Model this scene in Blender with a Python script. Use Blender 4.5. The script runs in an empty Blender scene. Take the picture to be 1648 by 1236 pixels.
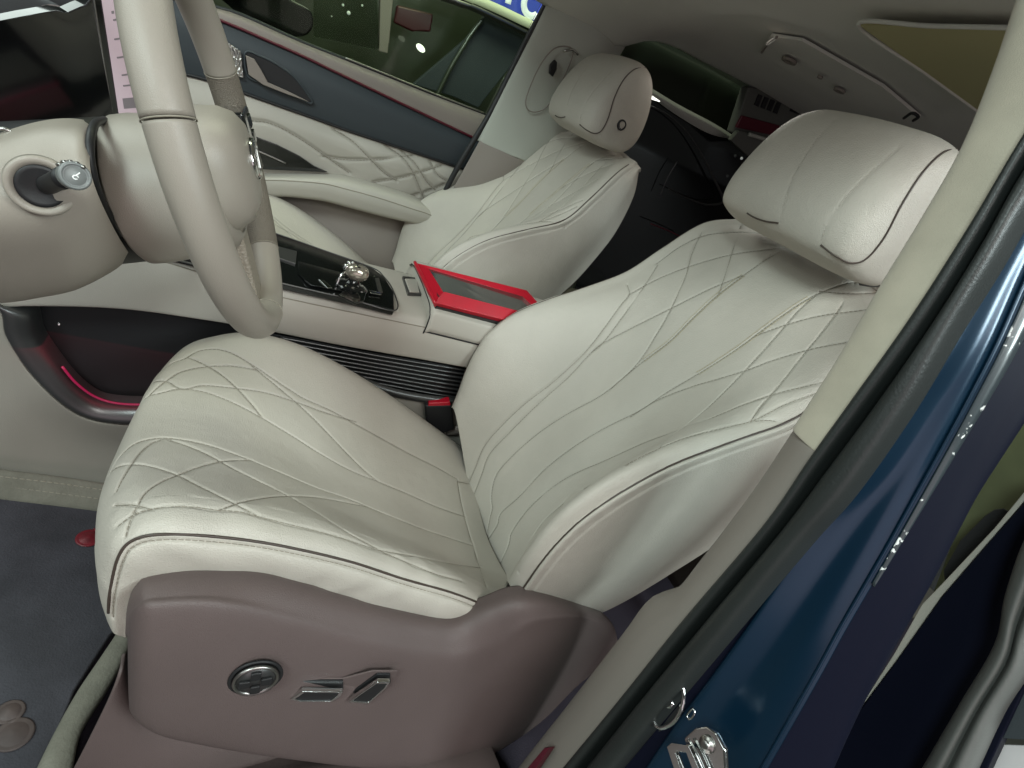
import bpy, bmesh, math, random
import numpy as np
from mathutils import Vector, Matrix
random.seed(7); rng = np.random.default_rng(7)
SC = bpy.context.scene; COL = SC.collection

# ---------------------------------------------------------------- camera
# world axes: x towards the rear of the car, y across it towards the passenger side, z up; metres
CAM = np.array([-.46, -.63, .905]); YAW, PIT, ROL, FPX = .572, .45, .483, 848.
fw = np.array([math.sin(YAW)*math.cos(PIT), math.cos(YAW)*math.cos(PIT), -math.sin(PIT)])
rt = np.cross(fw, [0, 0, 1]); rt /= np.linalg.norm(rt); up = np.cross(rt, fw)
rt, up = rt*math.cos(ROL)+up*math.sin(ROL), -rt*math.sin(ROL)+up*math.cos(ROL)
cd = bpy.data.cameras.new('camera'); cam = bpy.data.objects.new('camera', cd); COL.objects.link(cam)
m = Matrix.Identity(4)
for i in range(3):
    m[i][0] = rt[i]; m[i][1] = up[i]; m[i][2] = -fw[i]; m[i][3] = CAM[i]
cam.matrix_world = m
cd.sensor_width = 36; cd.lens = 36*FPX/1648; cd.clip_start = .02; cd.clip_end = 200
SC.camera = cam

# ---------------------------------------------------------------- light
SC.view_settings.view_transform = 'Standard'; SC.view_settings.look = 'None'
SC.view_settings.exposure = -.27; SC.view_settings.gamma = 1
w = bpy.data.worlds.new('World'); SC.world = w; w.use_nodes = True
w.node_tree.nodes['Background'].inputs[0].default_value = (.70, .72, .68, 1)
w.node_tree.nodes['Background'].inputs[1].default_value = .09

def area(name, loc, target, size, power, col, sy=None):
    l = bpy.data.lights.new(name, 'AREA'); l.shape = 'RECTANGLE'; l.size = size; l.size_y = sy or size
    l.energy = power; l.color = col
    o = bpy.data.objects.new(name, l); COL.objects.link(o); o.location = loc
    o.rotation_euler = (Vector(target)-Vector(loc)).to_track_quat('-Z', 'Y').to_euler()
    return o
area('hall_light_ahead', (-2.3, -1.5, 2.5), (-.1, .1, .5), .8, 74, (.84, 1, .97))
area('hall_light_overhead', (-.2, -1.9, 2.3), (0, .1, .4), 1.1, 34, (1, .97, .93))
area('hall_light_windscreen', (-2.0, .9, 2.0), (0, .6, .5), 1.2, 25, (.88, 1, .94))
area('hall_light_low', (-.9, -4.4, .7), (-.1, .0, .35), 4.5, 34, (1, .82, .88), 2.2)
area('hall_light_far_side', (-.3, 1.7, 2.9), (-.2, 3.2, .6), 1.2, 60, (.9, 1, .7))
area('hall_light_front', (-2.7, -.3, 1.25), (0, -.4, .85), .45, 10, (.9, 1, 1), 1.0)
area('hall_light_behind', (1.05, -2.5, 2.35), (.05, -.4, .95), .75, 70, (.86, 1, 1))
area('bay_light', (-.60, .345, .29), (-.60, .36, .1), .26, .2, (1, .05, .12))
area('cabin_light', (.5, .5, 1.2), (.3, .4, .4), .25, .5, (1, .95, .85))

# ---------------------------------------------------------------- helpers
def at(px, py, ax, v):
    d = fw + rt*(px-824)/FPX - up*(py-618)/FPX
    i = 'xyz'.index(ax); return CAM + d*((v-CAM[i])/d[i])
def A(pts, ax, v):
    """pixels of the survey photograph -> points on the plane axis = v (v may be a list, one per point)"""
    return np.array([at(p[0], p[1], ax, v[i] if isinstance(v, (list, tuple)) else v) for i, p in enumerate(pts)])
def pj(q):
    d = np.asarray(q)-CAM; z = d@fw
    return np.stack([824+FPX*(d@rt)/z, 618-FPX*(d@up)/z], -1)

def cr(P, n, closed=False, arc=True):
    """Catmull-Rom through control points; arc: even spacing by length, else even in control index"""
    P = np.asarray(P, float); k = len(P)
    if closed: Q = np.vstack([P[-1], P, P[0], P[1]]); segs = k
    else: Q = np.vstack([2*P[0]-P[1], P, 2*P[-1]-P[-2]]); segs = k-1
    if arc:
        L = np.concatenate([[0], np.cumsum(np.linalg.norm(np.diff(np.vstack([P, P[:1]]) if closed else P, axis=0), axis=1))])
        t = np.interp(np.linspace(0, L[-1], n, endpoint=not closed), L, np.arange(len(L)))
    else: t = np.linspace(0, segs, n, endpoint=not closed)
    i = np.minimum(t.astype(int), segs-1); f = (t-i)[:, None]
    a, b, c, d = Q[i], Q[i+1], Q[i+2], Q[i+3]
    return .5*(2*b+(c-a)*f+(2*a-5*b+4*c-d)*f**2+(3*b-a-3*c+d)*f**3)

def link(name, me, mat, parent=None, smooth=True, kind=None):
    if smooth: me.polygons.foreach_set('use_smooth', [True]*len(me.polygons))
    if mat is not None: me.materials.append(mat)
    o = bpy.data.objects.new(name, me); COL.objects.link(o)
    if parent: o.parent = parent; o.matrix_parent_inverse = Matrix.Translation(-parent.location)
    if kind: o['kind'] = kind
    return o
def mesh(name, V, F, mat, parent=None, smooth=True, kind=None, weld=0):
    me = bpy.data.meshes.new(name); me.from_pydata([tuple(map(float, v)) for v in V], [], F)
    bm = bmesh.new(); bm.from_mesh(me)
    if weld: bmesh.ops.remove_doubles(bm, verts=bm.verts, dist=weld)
    bmesh.ops.recalc_face_normals(bm, faces=bm.faces); bm.to_mesh(me); bm.free(); me.update()
    return link(name, me, mat, parent, smooth, kind)
def gridmesh(name, G, mat, parent=None, closeu=False, closev=False, cap=False, solid=0, kind=None, bevel=0, off=0):
    nu, nv = G.shape[:2]; F = []
    idx = lambda i, j: (i % nu)*nv+(j % nv)
    for i in range(nu if closeu else nu-1):
        for j in range(nv if closev else nv-1):
            F.append((idx(i, j), idx(i+1, j), idx(i+1, j+1), idx(i, j+1)))
    if cap:   # closed in v: cap both u ends
        F.append(tuple(idx(0, j) for j in range(nv))[::-1]); F.append(tuple(idx(nu-1, j) for j in range(nv)))
    o = mesh(name, G.reshape(-1, 3), F, mat, parent, True, kind)
    if solid:
        s = o.modifiers.new('thick', 'SOLIDIFY'); s.thickness = solid; s.offset = off
        if bevel:
            b = o.modifiers.new('bev', 'BEVEL'); b.width = bevel; b.segments = 3; b.limit_method = 'ANGLE'; b.angle_limit = .9
    return o
def skin(curves, nu, nv, arcu=True, arcv=False):
    C = np.array([cr(c, nu, arc=arcu) for c in curves])            # nc, nu, 3
    return np.array([cr(C[:, i], nv, arc=arcv) for i in range(nu)])  # nu, nv, 3
def skinobj(name, curves, mat, parent=None, nu=60, nv=30, solid=.004, bevel=.0015, arcu=True, kind=None, off=0):
    return gridmesh(name, skin(curves, nu, nv, arcu), mat, parent, solid=solid, bevel=bevel, kind=kind, off=off)
def tube(name, P, r, mat, parent=None, n=10, closed=False, res=None, flat=None, kind=None):
    """round tube along a smooth curve; r number or list; flat=(axis vector, factor) squashes it"""
    V, F = tubevf(P, r, n, closed, res, flat); return mesh(name, V, F, mat, parent, True, kind)
def tubevf(P, r, n=10, closed=False, res=None, flat=None, smooth=True):
    P = np.asarray(P, float)
    L = np.linalg.norm(np.diff(P, axis=0), axis=1).sum()
    N = res or max(8, int(L/.006))
    Q = cr(P, N, closed) if smooth else P
    N = len(Q)
    R = np.full(N, r) if np.isscalar(r) else np.interp(np.linspace(0, 1, N), np.linspace(0, 1, len(r)), r)
    T = np.roll(Q, -1, 0)-np.roll(Q, 1, 0) if closed else np.gradient(Q, axis=0)
    T /= np.linalg.norm(T, axis=1)[:, None]+1e-12
    ref = np.array([0, 0, 1.]) if abs(T[0][2]) < .9 else np.array([0, 1., 0])
    nrm = np.cross(T[0], ref); V = []
    for i in range(N):
        nrm = nrm-T[i]*(nrm@T[i]); nrm /= np.linalg.norm(nrm)+1e-12; b = np.cross(T[i], nrm)
        for k in range(n):
            a = 2*math.pi*k/n; o = (nrm*math.cos(a)+b*math.sin(a))*R[i]
            if flat is not None:
                ax = np.asarray(flat[0], float); ax /= np.linalg.norm(ax); o = o+ax*(o@ax)*(flat[1]-1)
            V.append(Q[i]+o)
    F = []
    for i in range(N if closed else N-1):
        for k in range(n):
            F.append((i*n+k, i*n+(k+1) % n, ((i+1) % N)*n+(k+1) % n, ((i+1) % N)*n+k))
    if not closed:
        F.append(tuple(range(n))[::-1]); F.append(tuple((N-1)*n+k for k in range(n)))
    return V, F
def plate(name, pts, thick, mat, parent=None, bevel=.001, smooth=False, kind=None, hole=None, rnd=0):
    """flat slab: polygon of 3-D points, pushed by the vector thick; hole = inner polygon of same length"""
    P = np.asarray(pts, float); t = np.asarray(thick, float); n = len(P)
    if rnd: P = cr(P, rnd, True); n = len(P)
    if hole is None:
        V = list(P)+list(P+t); F = [tuple(range(n)), tuple(range(2*n-1, n-1, -1))]
        F += [(i, (i+1) % n, n+(i+1) % n, n+i) for i in range(n)]
    else:
        H = np.asarray(hole, float)
        if rnd: H = cr(H, rnd, True)
        V = list(P)+list(H)+list(P+t)+list(H+t); F = []
        for i in range(n):
            j = (i+1) % n
            F += [(i, j, n+j, n+i), (2*n+i, 3*n+i, 3*n+j, 2*n+j), (i, 2*n+i, 2*n+j, j), (n+i, n+j, 3*n+j, 3*n+i)]
    o = mesh(name, V, F, mat, parent, smooth, kind)
    if bevel:
        b = o.modifiers.new('bev', 'BEVEL'); b.width = bevel; b.segments = 3; b.limit_method = 'ANGLE'; b.angle_limit = .6
        o.data.polygons.foreach_set('use_smooth', [True]*len(o.data.polygons))
        wn = o.modifiers.new('wn', 'WEIGHTED_NORMAL'); wn.keep_sharp = False
    return o
def box(name, lo, hi, mat, parent=None, bevel=.003, rot=None, kind=None):
    lo = np.array(lo, float); hi = np.array(hi, float)
    P = [(lo[0], lo[1], lo[2]), (hi[0], lo[1], lo[2]), (hi[0], hi[1], lo[2]), (lo[0], hi[1], lo[2])]
    o = plate(name, P, (0, 0, hi[2]-lo[2]), mat, parent, bevel, kind=kind); return o
def lathe(name, prof, c, axis, mat, parent=None, n=32, sx=1, kind=None, xdir=None, cap=True):
    """prof: (radius, distance along axis) list"""
    a = np.asarray(axis, float); a /= np.linalg.norm(a)
    e1 = np.cross(a, [0, 0, 1] if abs(a[2]) < .9 else [0, 1, 0]) if xdir is None else np.asarray(xdir, float)
    e1 = e1-a*(e1@a); e1 /= np.linalg.norm(e1); e2 = np.cross(a, e1); G = []
    for r, h in prof:
        G.append([np.asarray(c)+a*h+r*(sx*math.cos(q)*e1+math.sin(q)*e2) for q in np.linspace(0, 2*math.pi, n, endpoint=False)])
    return gridmesh(name, np.array(G), mat, parent, closev=True, cap=cap, kind=kind)
def thing(name, loc, label, cat, group=None):
    o = bpy.data.objects.new(name, None); COL.objects.link(o); o.location = tuple(map(float, loc)); o.empty_display_size = .05
    return tag(o, label, cat, group)
def tag(o, label, cat=None, group=None):
    o['label'] = label; o['kind'] = 'thing'
    if cat: o['category'] = cat
    if group: o['group'] = group
    return o
_txt = {}
def text(name, s, size, origin, xdir, ydir, mat, parent, extrude=.0005):
    c = bpy.data.curves.new(name, 'FONT'); c.body = s; c.size = size; c.extrude = extrude; c.offset = size*.02
    o = bpy.data.objects.new(name, c); COL.objects.link(o); bpy.context.view_layer.update()
    me = bpy.data.meshes.new_from_object(o.evaluated_get(bpy.context.evaluated_depsgraph_get()))
    bpy.data.objects.remove(o)
    X = Vector(xdir).normalized(); Z = X.cross(Vector(ydir)).normalized(); Y = Z.cross(X)
    M = Matrix.Identity(4)
    for i in range(3): M[i][0] = X[i]; M[i][1] = Y[i]; M[i][2] = Z[i]; M[i][3] = origin[i]
    me.transform(M); me.name = name
    return link(name, me, mat, parent, False)

# ---------------------------------------------------------------- materials
def mat(name, col, rough=.5, metal=0, bump=0, bscale=300, var=0, vscale=4, coat=0, spec=.5, emit=None, estr=0, trans=0, sheen=0, alpha=1, vcol=None, detail=3, kind='noise', ior=1.45):
    m = bpy.data.materials.new(name); m.use_nodes = True; nt = m.node_tree; N = nt.nodes; L = nt.links
    b = N['Principled BSDF']; I = b.inputs
    I['Base Color'].default_value = (*col, 1); I['Roughness'].default_value = rough; I['Metallic'].default_value = metal
    I['Specular IOR Level'].default_value = spec; I['Coat Weight'].default_value = coat; I['Coat Roughness'].default_value = .06
    I['Transmission Weight'].default_value = trans; I['Sheen Weight'].default_value = sheen; I['IOR'].default_value = ior
    I['Alpha'].default_value = alpha
    if name == 'deep_blue_car_paint': I['Coat Roughness'].default_value = .22
    if emit: I['Emission Color'].default_value = (*emit, 1); I['Emission Strength'].default_value = estr
    tc = N.new('ShaderNodeTexCoord')
    if var:
        n = N.new('ShaderNodeTexNoise'); n.inputs['Scale'].default_value = vscale; n.inputs['Detail'].default_value = detail
        L.new(tc.outputs['Object'], n.inputs['Vector'])
        mx = N.new('ShaderNodeMix'); mx.data_type = 'RGBA'
        mr = N.new('ShaderNodeMapRange'); mr.inputs[1].default_value = .35; mr.inputs[2].default_value = .65
        L.new(n.outputs[0], mr.inputs[0]); L.new(mr.outputs[0], mx.inputs[0])
        c2 = vcol or tuple(c*(1-var) for c in col)
        mx.inputs[6].default_value = (*col, 1); mx.inputs[7].default_value = (*c2, 1); L.new(mx.outputs[2], I['Base Color'])
        rm = N.new('ShaderNodeMapRange'); rm.inputs[3].default_value = rough*.85; rm.inputs[4].default_value = min(1, rough*1.15)
        L.new(n.outputs[0], rm.inputs[0]); L.new(rm.outputs[0], I['Roughness'])
    if bump:
        t = N.new('ShaderNodeTexVoronoi' if kind == 'voronoi' else 'ShaderNodeTexNoise')
        t.inputs['Scale'].default_value = bscale
        L.new(tc.outputs['Object'], t.inputs['Vector'])
        bp = N.new('ShaderNodeBump'); bp.inputs['Strength'].default_value = bump; bp.inputs['Distance'].default_value = .001
        L.new(t.outputs[0], bp.inputs['Height']); L.new(bp.outputs[0], I['Normal'])
    if name == 'cream_leather':
        t2 = N.new('ShaderNodeTexNoise'); t2.inputs['Scale'].default_value = 38; t2.inputs['Detail'].default_value = 5
        L.new(tc.outputs['Object'], t2.inputs['Vector']); b2 = N.new('ShaderNodeBump'); b2.inputs['Strength'].default_value = .32; b2.inputs['Distance'].default_value = .004
        L.new(t2.outputs[0], b2.inputs['Height']); L.new(bp.outputs[0], b2.inputs['Normal']); L.new(b2.outputs[0], I['Normal'])
    return m
M = dict(
    leather=mat('cream_leather', (.48, .445, .39), .42, bump=.5, bscale=700, kind='voronoi', var=.10, vscale=6, spec=.5, detail=5),
    leather2=mat('cream_soft_trim', (.44, .41, .36), .55, bump=.2, bscale=900, kind='voronoi', var=.06, vscale=6),
    taupe=mat('taupe_plastic', (.112, .084, .080), .44, bump=.6, bscale=1100, var=.10, vscale=7, spec=.45),
    taupe2=mat('warm_grey_plastic', (.24, .205, .18), .5, bump=.2, bscale=900, var=.05, vscale=5),
    wheel=mat('wheel_leather', (.30, .268, .228), .40, bump=.18, bscale=1300, kind='voronoi', var=.05, vscale=8, spec=.5),
    wheeld=mat('dark_perforated_grip', (.17, .145, .115), .5, bump=1.0, bscale=900, kind='voronoi'),
    wheelp=mat('perforated_wheel_leather', (.26, .225, .18), .5, bump=1.0, bscale=420, kind='voronoi'),
    greytrim=mat('grey_pillar_trim', (.23, .20, .175), .6, bump=.2, bscale=900, var=.05),
    fabric=mat('woven_pillar_fabric', (.48, .43, .34), .9, bump=.5, bscale=1200, var=.12, vscale=22, sheen=.2),
    ceil=mat('headliner_fabric', (.60, .585, .53), .95, bump=.4, bscale=900, var=.08, vscale=5, sheen=.2),
    ceil2=mat('pale_headliner_fabric', (.40, .41, .36), .95, bump=.4, bscale=900, var=.06, vscale=5),
    piping=mat('brown_piping', (.055, .040, .032), .45),
    thread=mat('grey_thread', (.25, .225, .18), .7),
    bthread=mat('beige_thread', (.42, .36, .24), .7),
    blackg=mat('piano_black', (.008, .009, .009), .08, coat=.6),
    black=mat('matt_black_plastic', (.012, .012, .013), .5, bump=.1, bscale=700),
    rubber=mat('grey_black_rubber', (.020, .023, .022), .42, bump=.25, bscale=500, var=.15, vscale=15),
    bluegrey=mat('blue_grey_soft_trim', (.034, .042, .048), .6, bump=.2, bscale=900),
    redline=mat('dark_red_trim_line', (.085, .008, .018), .35),
    red=mat('bright_red_plastic', (.46, .007, .022), .3, bump=.1, bscale=200, var=.12, vscale=30, coat=.2),
    cubred=mat('dark_red_gloss', (.16, .008, .022), .45, coat=.15),
    redglow=mat('lit_red_line', (.2, .01, .04), .3, emit=(.8, .02, .16), estr=.18),
    chrome=mat('chrome', (.72, .73, .72), .12, metal=1),
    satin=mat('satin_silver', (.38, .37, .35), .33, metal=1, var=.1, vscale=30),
    darksatin=mat('dark_satin_metal', (.12, .12, .12), .35, metal=.8),
    pearl=mat('pearl_silver_knob', (.50, .46, .38), .18, metal=.7, coat=.4),
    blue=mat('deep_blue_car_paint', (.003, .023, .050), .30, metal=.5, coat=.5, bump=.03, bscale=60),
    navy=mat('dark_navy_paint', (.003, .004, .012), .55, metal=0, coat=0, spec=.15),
    carpet=mat('dark_slate_mat', (.045, .045, .055), .95, bump=1, bscale=350, var=.4, vscale=11, detail=8),
    floorc=mat('dark_violet_carpet', (.028, .022, .034), .95, bump=.8, bscale=400, var=.2, vscale=9),
    edging=mat('woven_mat_edging', (.16, .155, .125), .85, bump=.9, bscale=260, var=.2, vscale=30),
    lowtrim=mat('grey_beige_carpet_trim', (.27, .25, .215), .8, bump=.4, bscale=700, var=.08, vscale=5),
    bronze=mat('bronze_foil', (.062, .045, .042), .6, metal=0, var=.3, vscale=60),
    tagred=mat('red_foil', (.15, .012, .02), .4, var=.4, vscale=90),
    glass=mat('tinted_window_glass', (.55, .62, .52), .03, trans=1, ior=1.1, spec=.5),
    rearglass=mat('privacy_glass', (.012, .016, .009), .15, coat=.3),
    seatback=mat('dark_brown_carpet', (.05, .044, .034), .9, bump=.5, bscale=500, var=.1),
    shade=mat('olive_sunroof_blind', (.50, .46, .25), .9, var=.04, vscale=3),
    screen=mat('lit_screen', (.3, .25, .27), .25, emit=(.60, .47, .52), estr=.62),
    screengrey=mat('screen_grey_mark', (.1, .1, .1), .3, emit=(.24, .2, .22), estr=.5),
    screenblue=mat('screen_blue_icon', (.1, .2, .5), .3, emit=(.10, .22, .55), estr=.8),
    ledw=mat('white_marking_and_glint', (.75, .76, .74), .4, emit=(.7, .75, .72), estr=.25),
    signblue=mat('lit_blue_sign', (.03, .05, .3), .4, emit=(.035, .065, .42), estr=.9),
    signwhite=mat('lit_white_letters', (.8, .8, .8), .4, emit=(.75, .85, .85), estr=.9),
    signcream=mat('sign_cream_border', (.6, .62, .45), .5, emit=(.5, .55, .35), estr=.5),
    hall=mat('dark_green_hall_wall', (.07, .085, .05), .8, var=.5, vscale=1.2),
    ground=mat('grey_hall_floor', (.10, .105, .085), .35, var=.3, vscale=1.5),
    lampon=mat('lit_lamp_and_reflection', (.9, .9, .9), .4, emit=(1, 1, .9), estr=3),
    darkcar=mat('black_green_car_paint', (.035, .042, .025), .3, coat=1),
    dimtrim=mat('dim_grey_trim', (.10, .105, .09), .7, bump=.2, bscale=900),
    stalkg=mat('grey_stalk_plastic', (.16, .17, .165), .4),
    insert=mat('grey_mirror_insert', (.20, .205, .20), .12, metal=.85),
    tail=mat('dim_red_lamp', (.05, .008, .01), .3),
    olive=mat('olive_green_lining', (.09, .10, .045), .8, var=.3, vscale=12),
    sealgrey=mat('mid_grey_rubber', (.11, .112, .105), .5, bump=.3, bscale=300, var=.2, vscale=12),
    white=mat('white_paint', (.62, .60, .60), .5),
    speaker=None)
def speaker_mat():
    m = mat('engraved_silver_grille', (.55, .53, .50), .3, metal=.9)
    nt = m.node_tree; N = nt.nodes; L = nt.links; tc = N.new('ShaderNodeTexCoord')
    wv = N.new('ShaderNodeTexWave'); wv.inputs['Scale'].default_value = 38; wv.inputs['Distortion'].default_value = 9; wv.inputs['Detail Scale'].default_value = 1.6
    L.new(tc.outputs['Object'], wv.inputs['Vector']); bp = N.new('ShaderNodeBump'); bp.inputs['Distance'].default_value = .002
    L.new(wv.outputs[0], bp.inputs['Height']); L.new(bp.outputs[0], N['Principled BSDF'].inputs['Normal'])
    r = N.new('ShaderNodeMapRange'); r.inputs[3].default_value = .12; r.inputs[4].default_value = .6
    return m
M['speaker'] = speaker_mat()

# ---------------------------------------------------------------- surface helpers for seams
def locate(G, pts, solid=False):
    """place drawn points on a dense surface grid (nearest front-facing node, then one refinement)"""
    nu, nv = G.shape[:2]
    du = np.gradient(G, axis=0); dv = np.gradient(G, axis=1); nn = np.cross(du, dv)
    view = CAM-G; s = (nn*view).sum(-1)
    if solid: s = s*np.sign((nn*(G-G.reshape(-1, 3).mean(0))).sum(-1).mean())
    elif np.median(s) < 0: s = -s
    S = pj(G.reshape(-1, 3)).reshape(nu, nv, 2); out = []
    su = np.gradient(S, axis=0); sv = np.gradient(S, axis=1)
    for p in pts:
        d = ((S-np.array(p))**2).sum(-1)+np.where(s > 0, 0, 1e4); i, j = np.unravel_index(np.argmin(d), d.shape)
        J = np.array([su[i, j], sv[i, j]]).T; e = np.array(p)-S[i, j]
        if abs(np.linalg.det(J)) > .05 and d[i, j] < 900:
            k = np.clip(np.linalg.solve(J, e), -1, 1)
        else: k = np.zeros(2)
        out.append((G[i, j]+du[i, j]*k[0]+dv[i, j]*k[1]))
    return np.array(out)
def extend(l, G_, n=3, step=.010, start=True):
    """carry a seam on past its drawn end, round the surface"""
    l = list(l) if start else list(l)[::-1]; V = G_.reshape(-1, 3)
    d = l[0]-l[min(6, len(l)-1)]; d /= np.linalg.norm(d)+1e-9
    for _ in range(n):
        q = l[0]+d*step; q = V[np.argmin(((V-q)**2).sum(1))]
        nd = q-l[0]; L_ = np.linalg.norm(nd)
        if L_ < step*.3: break
        d = nd/L_; l.insert(0, q)
    return cr(np.array(l if start else l[::-1]), 70)
def normals(G):
    n = np.cross(np.gradient(G, axis=0), np.gradient(G, axis=1)); n /= np.linalg.norm(n, axis=-1)[..., None]+1e-12
    return n
def carve(G, lines, depth=.0025, width=.0015, puff=.0016, pr=.018, sign=1, region=None):
    """press seam lines into a dense grid and let the leather puff up between them"""
    nu, nv = G.shape[:2]; V = G.reshape(-1, 3); D = np.full(len(V), 9.)
    for l in lines:
        for a, b in zip(l[:-1], l[1:]):
            lo = np.minimum(a, b)-.05; hi = np.maximum(a, b)+.05
            k = np.where(((V > lo) & (V < hi)).all(1))[0]
            if len(k) == 0: continue
            ab = b-a; t = np.clip(((V[k]-a)@ab)/(ab@ab+1e-12), 0, 1)
            D[k] = np.minimum(D[k], np.linalg.norm(V[k]-a-t[:, None]*ab, axis=1))
    g = -depth*np.exp(-(D/width)**2)+puff*(1-np.exp(-(D/pr)))
    g -= puff*(D > 8)*0
    n = normals(G).reshape(-1, 3)*sign
    return (V+n*g[:, None]).reshape(nu, nv, 3)
def stitches(name, lines, mat_, parent, r=.00045, dash=.0042, gap=.0016, lift=None):
    V = []; F = []
    for l in lines:
        L = np.linalg.norm(np.diff(l, axis=0), axis=1).sum(); n = max(1, int(L/(dash+gap)))
        Q = cr(l, n*4+1)
        for k in range(n):
            seg = Q[4*k:4*k+4]
            v, f = tubevf(seg, r, 5, smooth=False); o = len(V); V += list(v); F += [tuple(i+o for i in q) for q in f]
    return mesh(name, V, F, mat_, parent)

# ================================================================ SETTING
box('hall_floor', (-9, -6, -.62), (9, 12, -.50), M['ground'], kind='structure', bevel=0)
box('cabin_floor', (-1.2, -.40, -.06), (2.2, 1.12, 0), M['floorc'], kind='structure', bevel=.005)

# ================================================================ DRIVER SEAT
SEAT = thing('driver_seat', (-.1, 0, .05), 'cream quilted leather driver seat in the foreground with brown plastic side panel', 'car seat')
# --- cushion
ys = [(-.242, [(-.488, .29), (-.489, .318), (-.488, .35), (-.476, .378), (-.418, .384), (-.33, .365), (-.2, .305), (-.09, .272), (.04, .25)]),
      (-.240, [(-.500, .30), (-.507, .347), (-.504, .405), (-.479, .433), (-.428, .432), (-.334, .413), (-.212, .365), (-.046, .295), (.04, .262)]),
      (-.200, [(-.512, .29), (-.524, .34), (-.523, .402), (-.490, .440), (-.43, .446), (-.334, .427), (-.212, .378), (-.046, .300), (.04, .262)]),
      (-.110, [(-.505, .26), (-.537, .32), (-.540, .375), (-.515, .408), (-.43, .408), (-.325, .378), (-.204, .320), (-.036, .25), (.05, .22)]),
      (.000, [(-.500, .25), (-.535, .31), (-.540, .355), (-.522, .385), (-.43, .385), (-.32, .343), (-.2, .288), (-.03, .225), (.06, .19)]),
      (.110, [(-.500, .25), (-.533, .31), (-.534, .352), (-.512, .385), (-.43, .390), (-.322, .362), (-.2, .310), (-.032, .242), (.06, .20)]),
      (.195, [(-.500, .27), (-.523, .315), (-.514, .358), (-.485, .386), (-.422, .412), (-.33, .405), (-.2, .358), (-.04, .278), (.05, .229)]),
      (.235, [(-.490, .27), (-.508, .31), (-.50, .345), (-.47, .372), (-.415, .392), (-.33, .385), (-.2, .335), (-.04, .26), (.05, .215)]),
      (.240, [(-.480, .25), (-.495, .28), (-.485, .31), (-.46, .33), (-.41, .345), (-.33, .335), (-.2, .29), (-.04, .22), (.05, .19)])]
cush = np.array([cr(np.array([(x, y, z) for x, z in c]), 420, arc=False) for y, c in ys])
NV = 400
G = np.array([cr(cush[:, i], NV, arc=True) for i in range(420)])       # 300 along, NV across
c1 = lambda L: [(150+u/2.354, 520+v/2.354) for u, v in L]
CS = [[(345, 135), (400, 105), (470, 98), (540, 120), (630, 175), (720, 235), (800, 285), (900, 330), (1000, 385), (1100, 440), (1200, 495), (1290, 540), (1380, 590)],
      [(270, 222), (330, 185), (420, 165), (530, 162), (630, 178)],
      [(285, 222), (340, 248), (420, 235), (530, 245), (650, 262), (770, 298), (870, 335), (1000, 375)],
      [(250, 265), (330, 248), (430, 262), (540, 305), (640, 358), (760, 430), (870, 500), (980, 560), (1080, 600), (1200, 650), (1300, 695), (1400, 730)],
      [(355, 128), (410, 150), (480, 190), (545, 245), (600, 305), (640, 355)],
      [(600, 160), (680, 225), (770, 300), (850, 375), (950, 480), (1020, 550), (1080, 600)],
      [(110, 495), (160, 455), (240, 435), (320, 438), (430, 460), (520, 490), (600, 520), (720, 570), (850, 625), (980, 670), (1100, 720), (1250, 780), (1430, 840)],
      [(85, 640), (110, 590), (170, 500), (220, 455), (260, 440)],
      [(105, 540), (170, 535), (240, 548), (320, 575), (400, 615), (480, 655), (560, 695), (625, 730)],
      [(160, 700), (200, 640), (260, 600), (320, 575), (400, 545), (490, 522), (600, 518)],
      [(290, 442), (360, 465), (440, 500), (530, 550), (620, 595), (740, 655), (850, 720), (950, 785), (1080, 855)],
      [(80, 690), (150, 688), (225, 705)],
      [(90, 770), (150, 725), (225, 702), (320, 693), (400, 697), (475, 708), (550, 712), (640, 735), (760, 765), (880, 795), (980, 825), (1080, 858), (1200, 880), (1330, 905), (1460, 925)],
      [(475, 708), (560, 678), (660, 660), (740, 655), (850, 660), (960, 680), (1040, 695)],
      [(1080, 858), (1200, 910), (1300, 950), (1400, 978)],
      [(1380, 592), (1395, 680), (1420, 780), (1450, 880), (1490, 1000)],
      [(1380, 600), (1450, 608)]]
lines = [cr(locate(G, c1(L)), 60) for L in CS]
n0 = normals(G); sg = 1 if (n0*(np.array([0, 0, 3.])-G)).sum(-1).mean() > 0 else -1
for k in (0, 1, 2, 3, 6, 8, 9): lines[k] = extend(lines[k], G)
for k in (3, 6, 12): lines[k] = extend(lines[k], G, 1, .008, False)
pipe_px = [(176, 985), (178, 955), (191, 898), (214, 870), (262, 860), (350, 864), (445, 877), (560, 903), (650, 932), (730, 955), (798, 982)]
pipe_c = cr(locate(G, pipe_px), 90)
pipe_c2 = cr(locate(G, [(x+(5 if x < 200 else 1), y+9) for x, y in pipe_px]), 90)
G2 = carve(G, lines+[pipe_c2], sign=sg)
# soft creases in the front corner and the side band
nz = normals(G)*sg
wr = .0007*np.sin(G[..., 0]*90+np.sin(G[..., 2]*60)*2+G[..., 1]*40)
G2 = G2+nz*wr[..., None]*np.clip((G[..., 1] < -.19)*1., 0, 1)[..., None]
gridmesh('seat_cushion', G2, M['leather'], SEAT, solid=.004, off=-sg)
cushion_obj = bpy.data.objects['seat_cushion']
def onsurf(l, G_, sg_, h):
    n = normals(G_).reshape(-1, 3)*sg_; V = G_.reshape(-1, 3); out = []
    for p in l:
        k = np.argmin(((V-p)**2).sum(1)); out.append(V[k]*0+p+n[k]*h)
    return np.array(out)
stitches('stitching', [onsurf(l, G, sg, -.0008) for l in lines+[pipe_c2]], M['thread'], SEAT)
tube('piping', onsurf(pipe_c, G, sg, .0008), .0015, M['piping'], SEAT, res=160)

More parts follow.
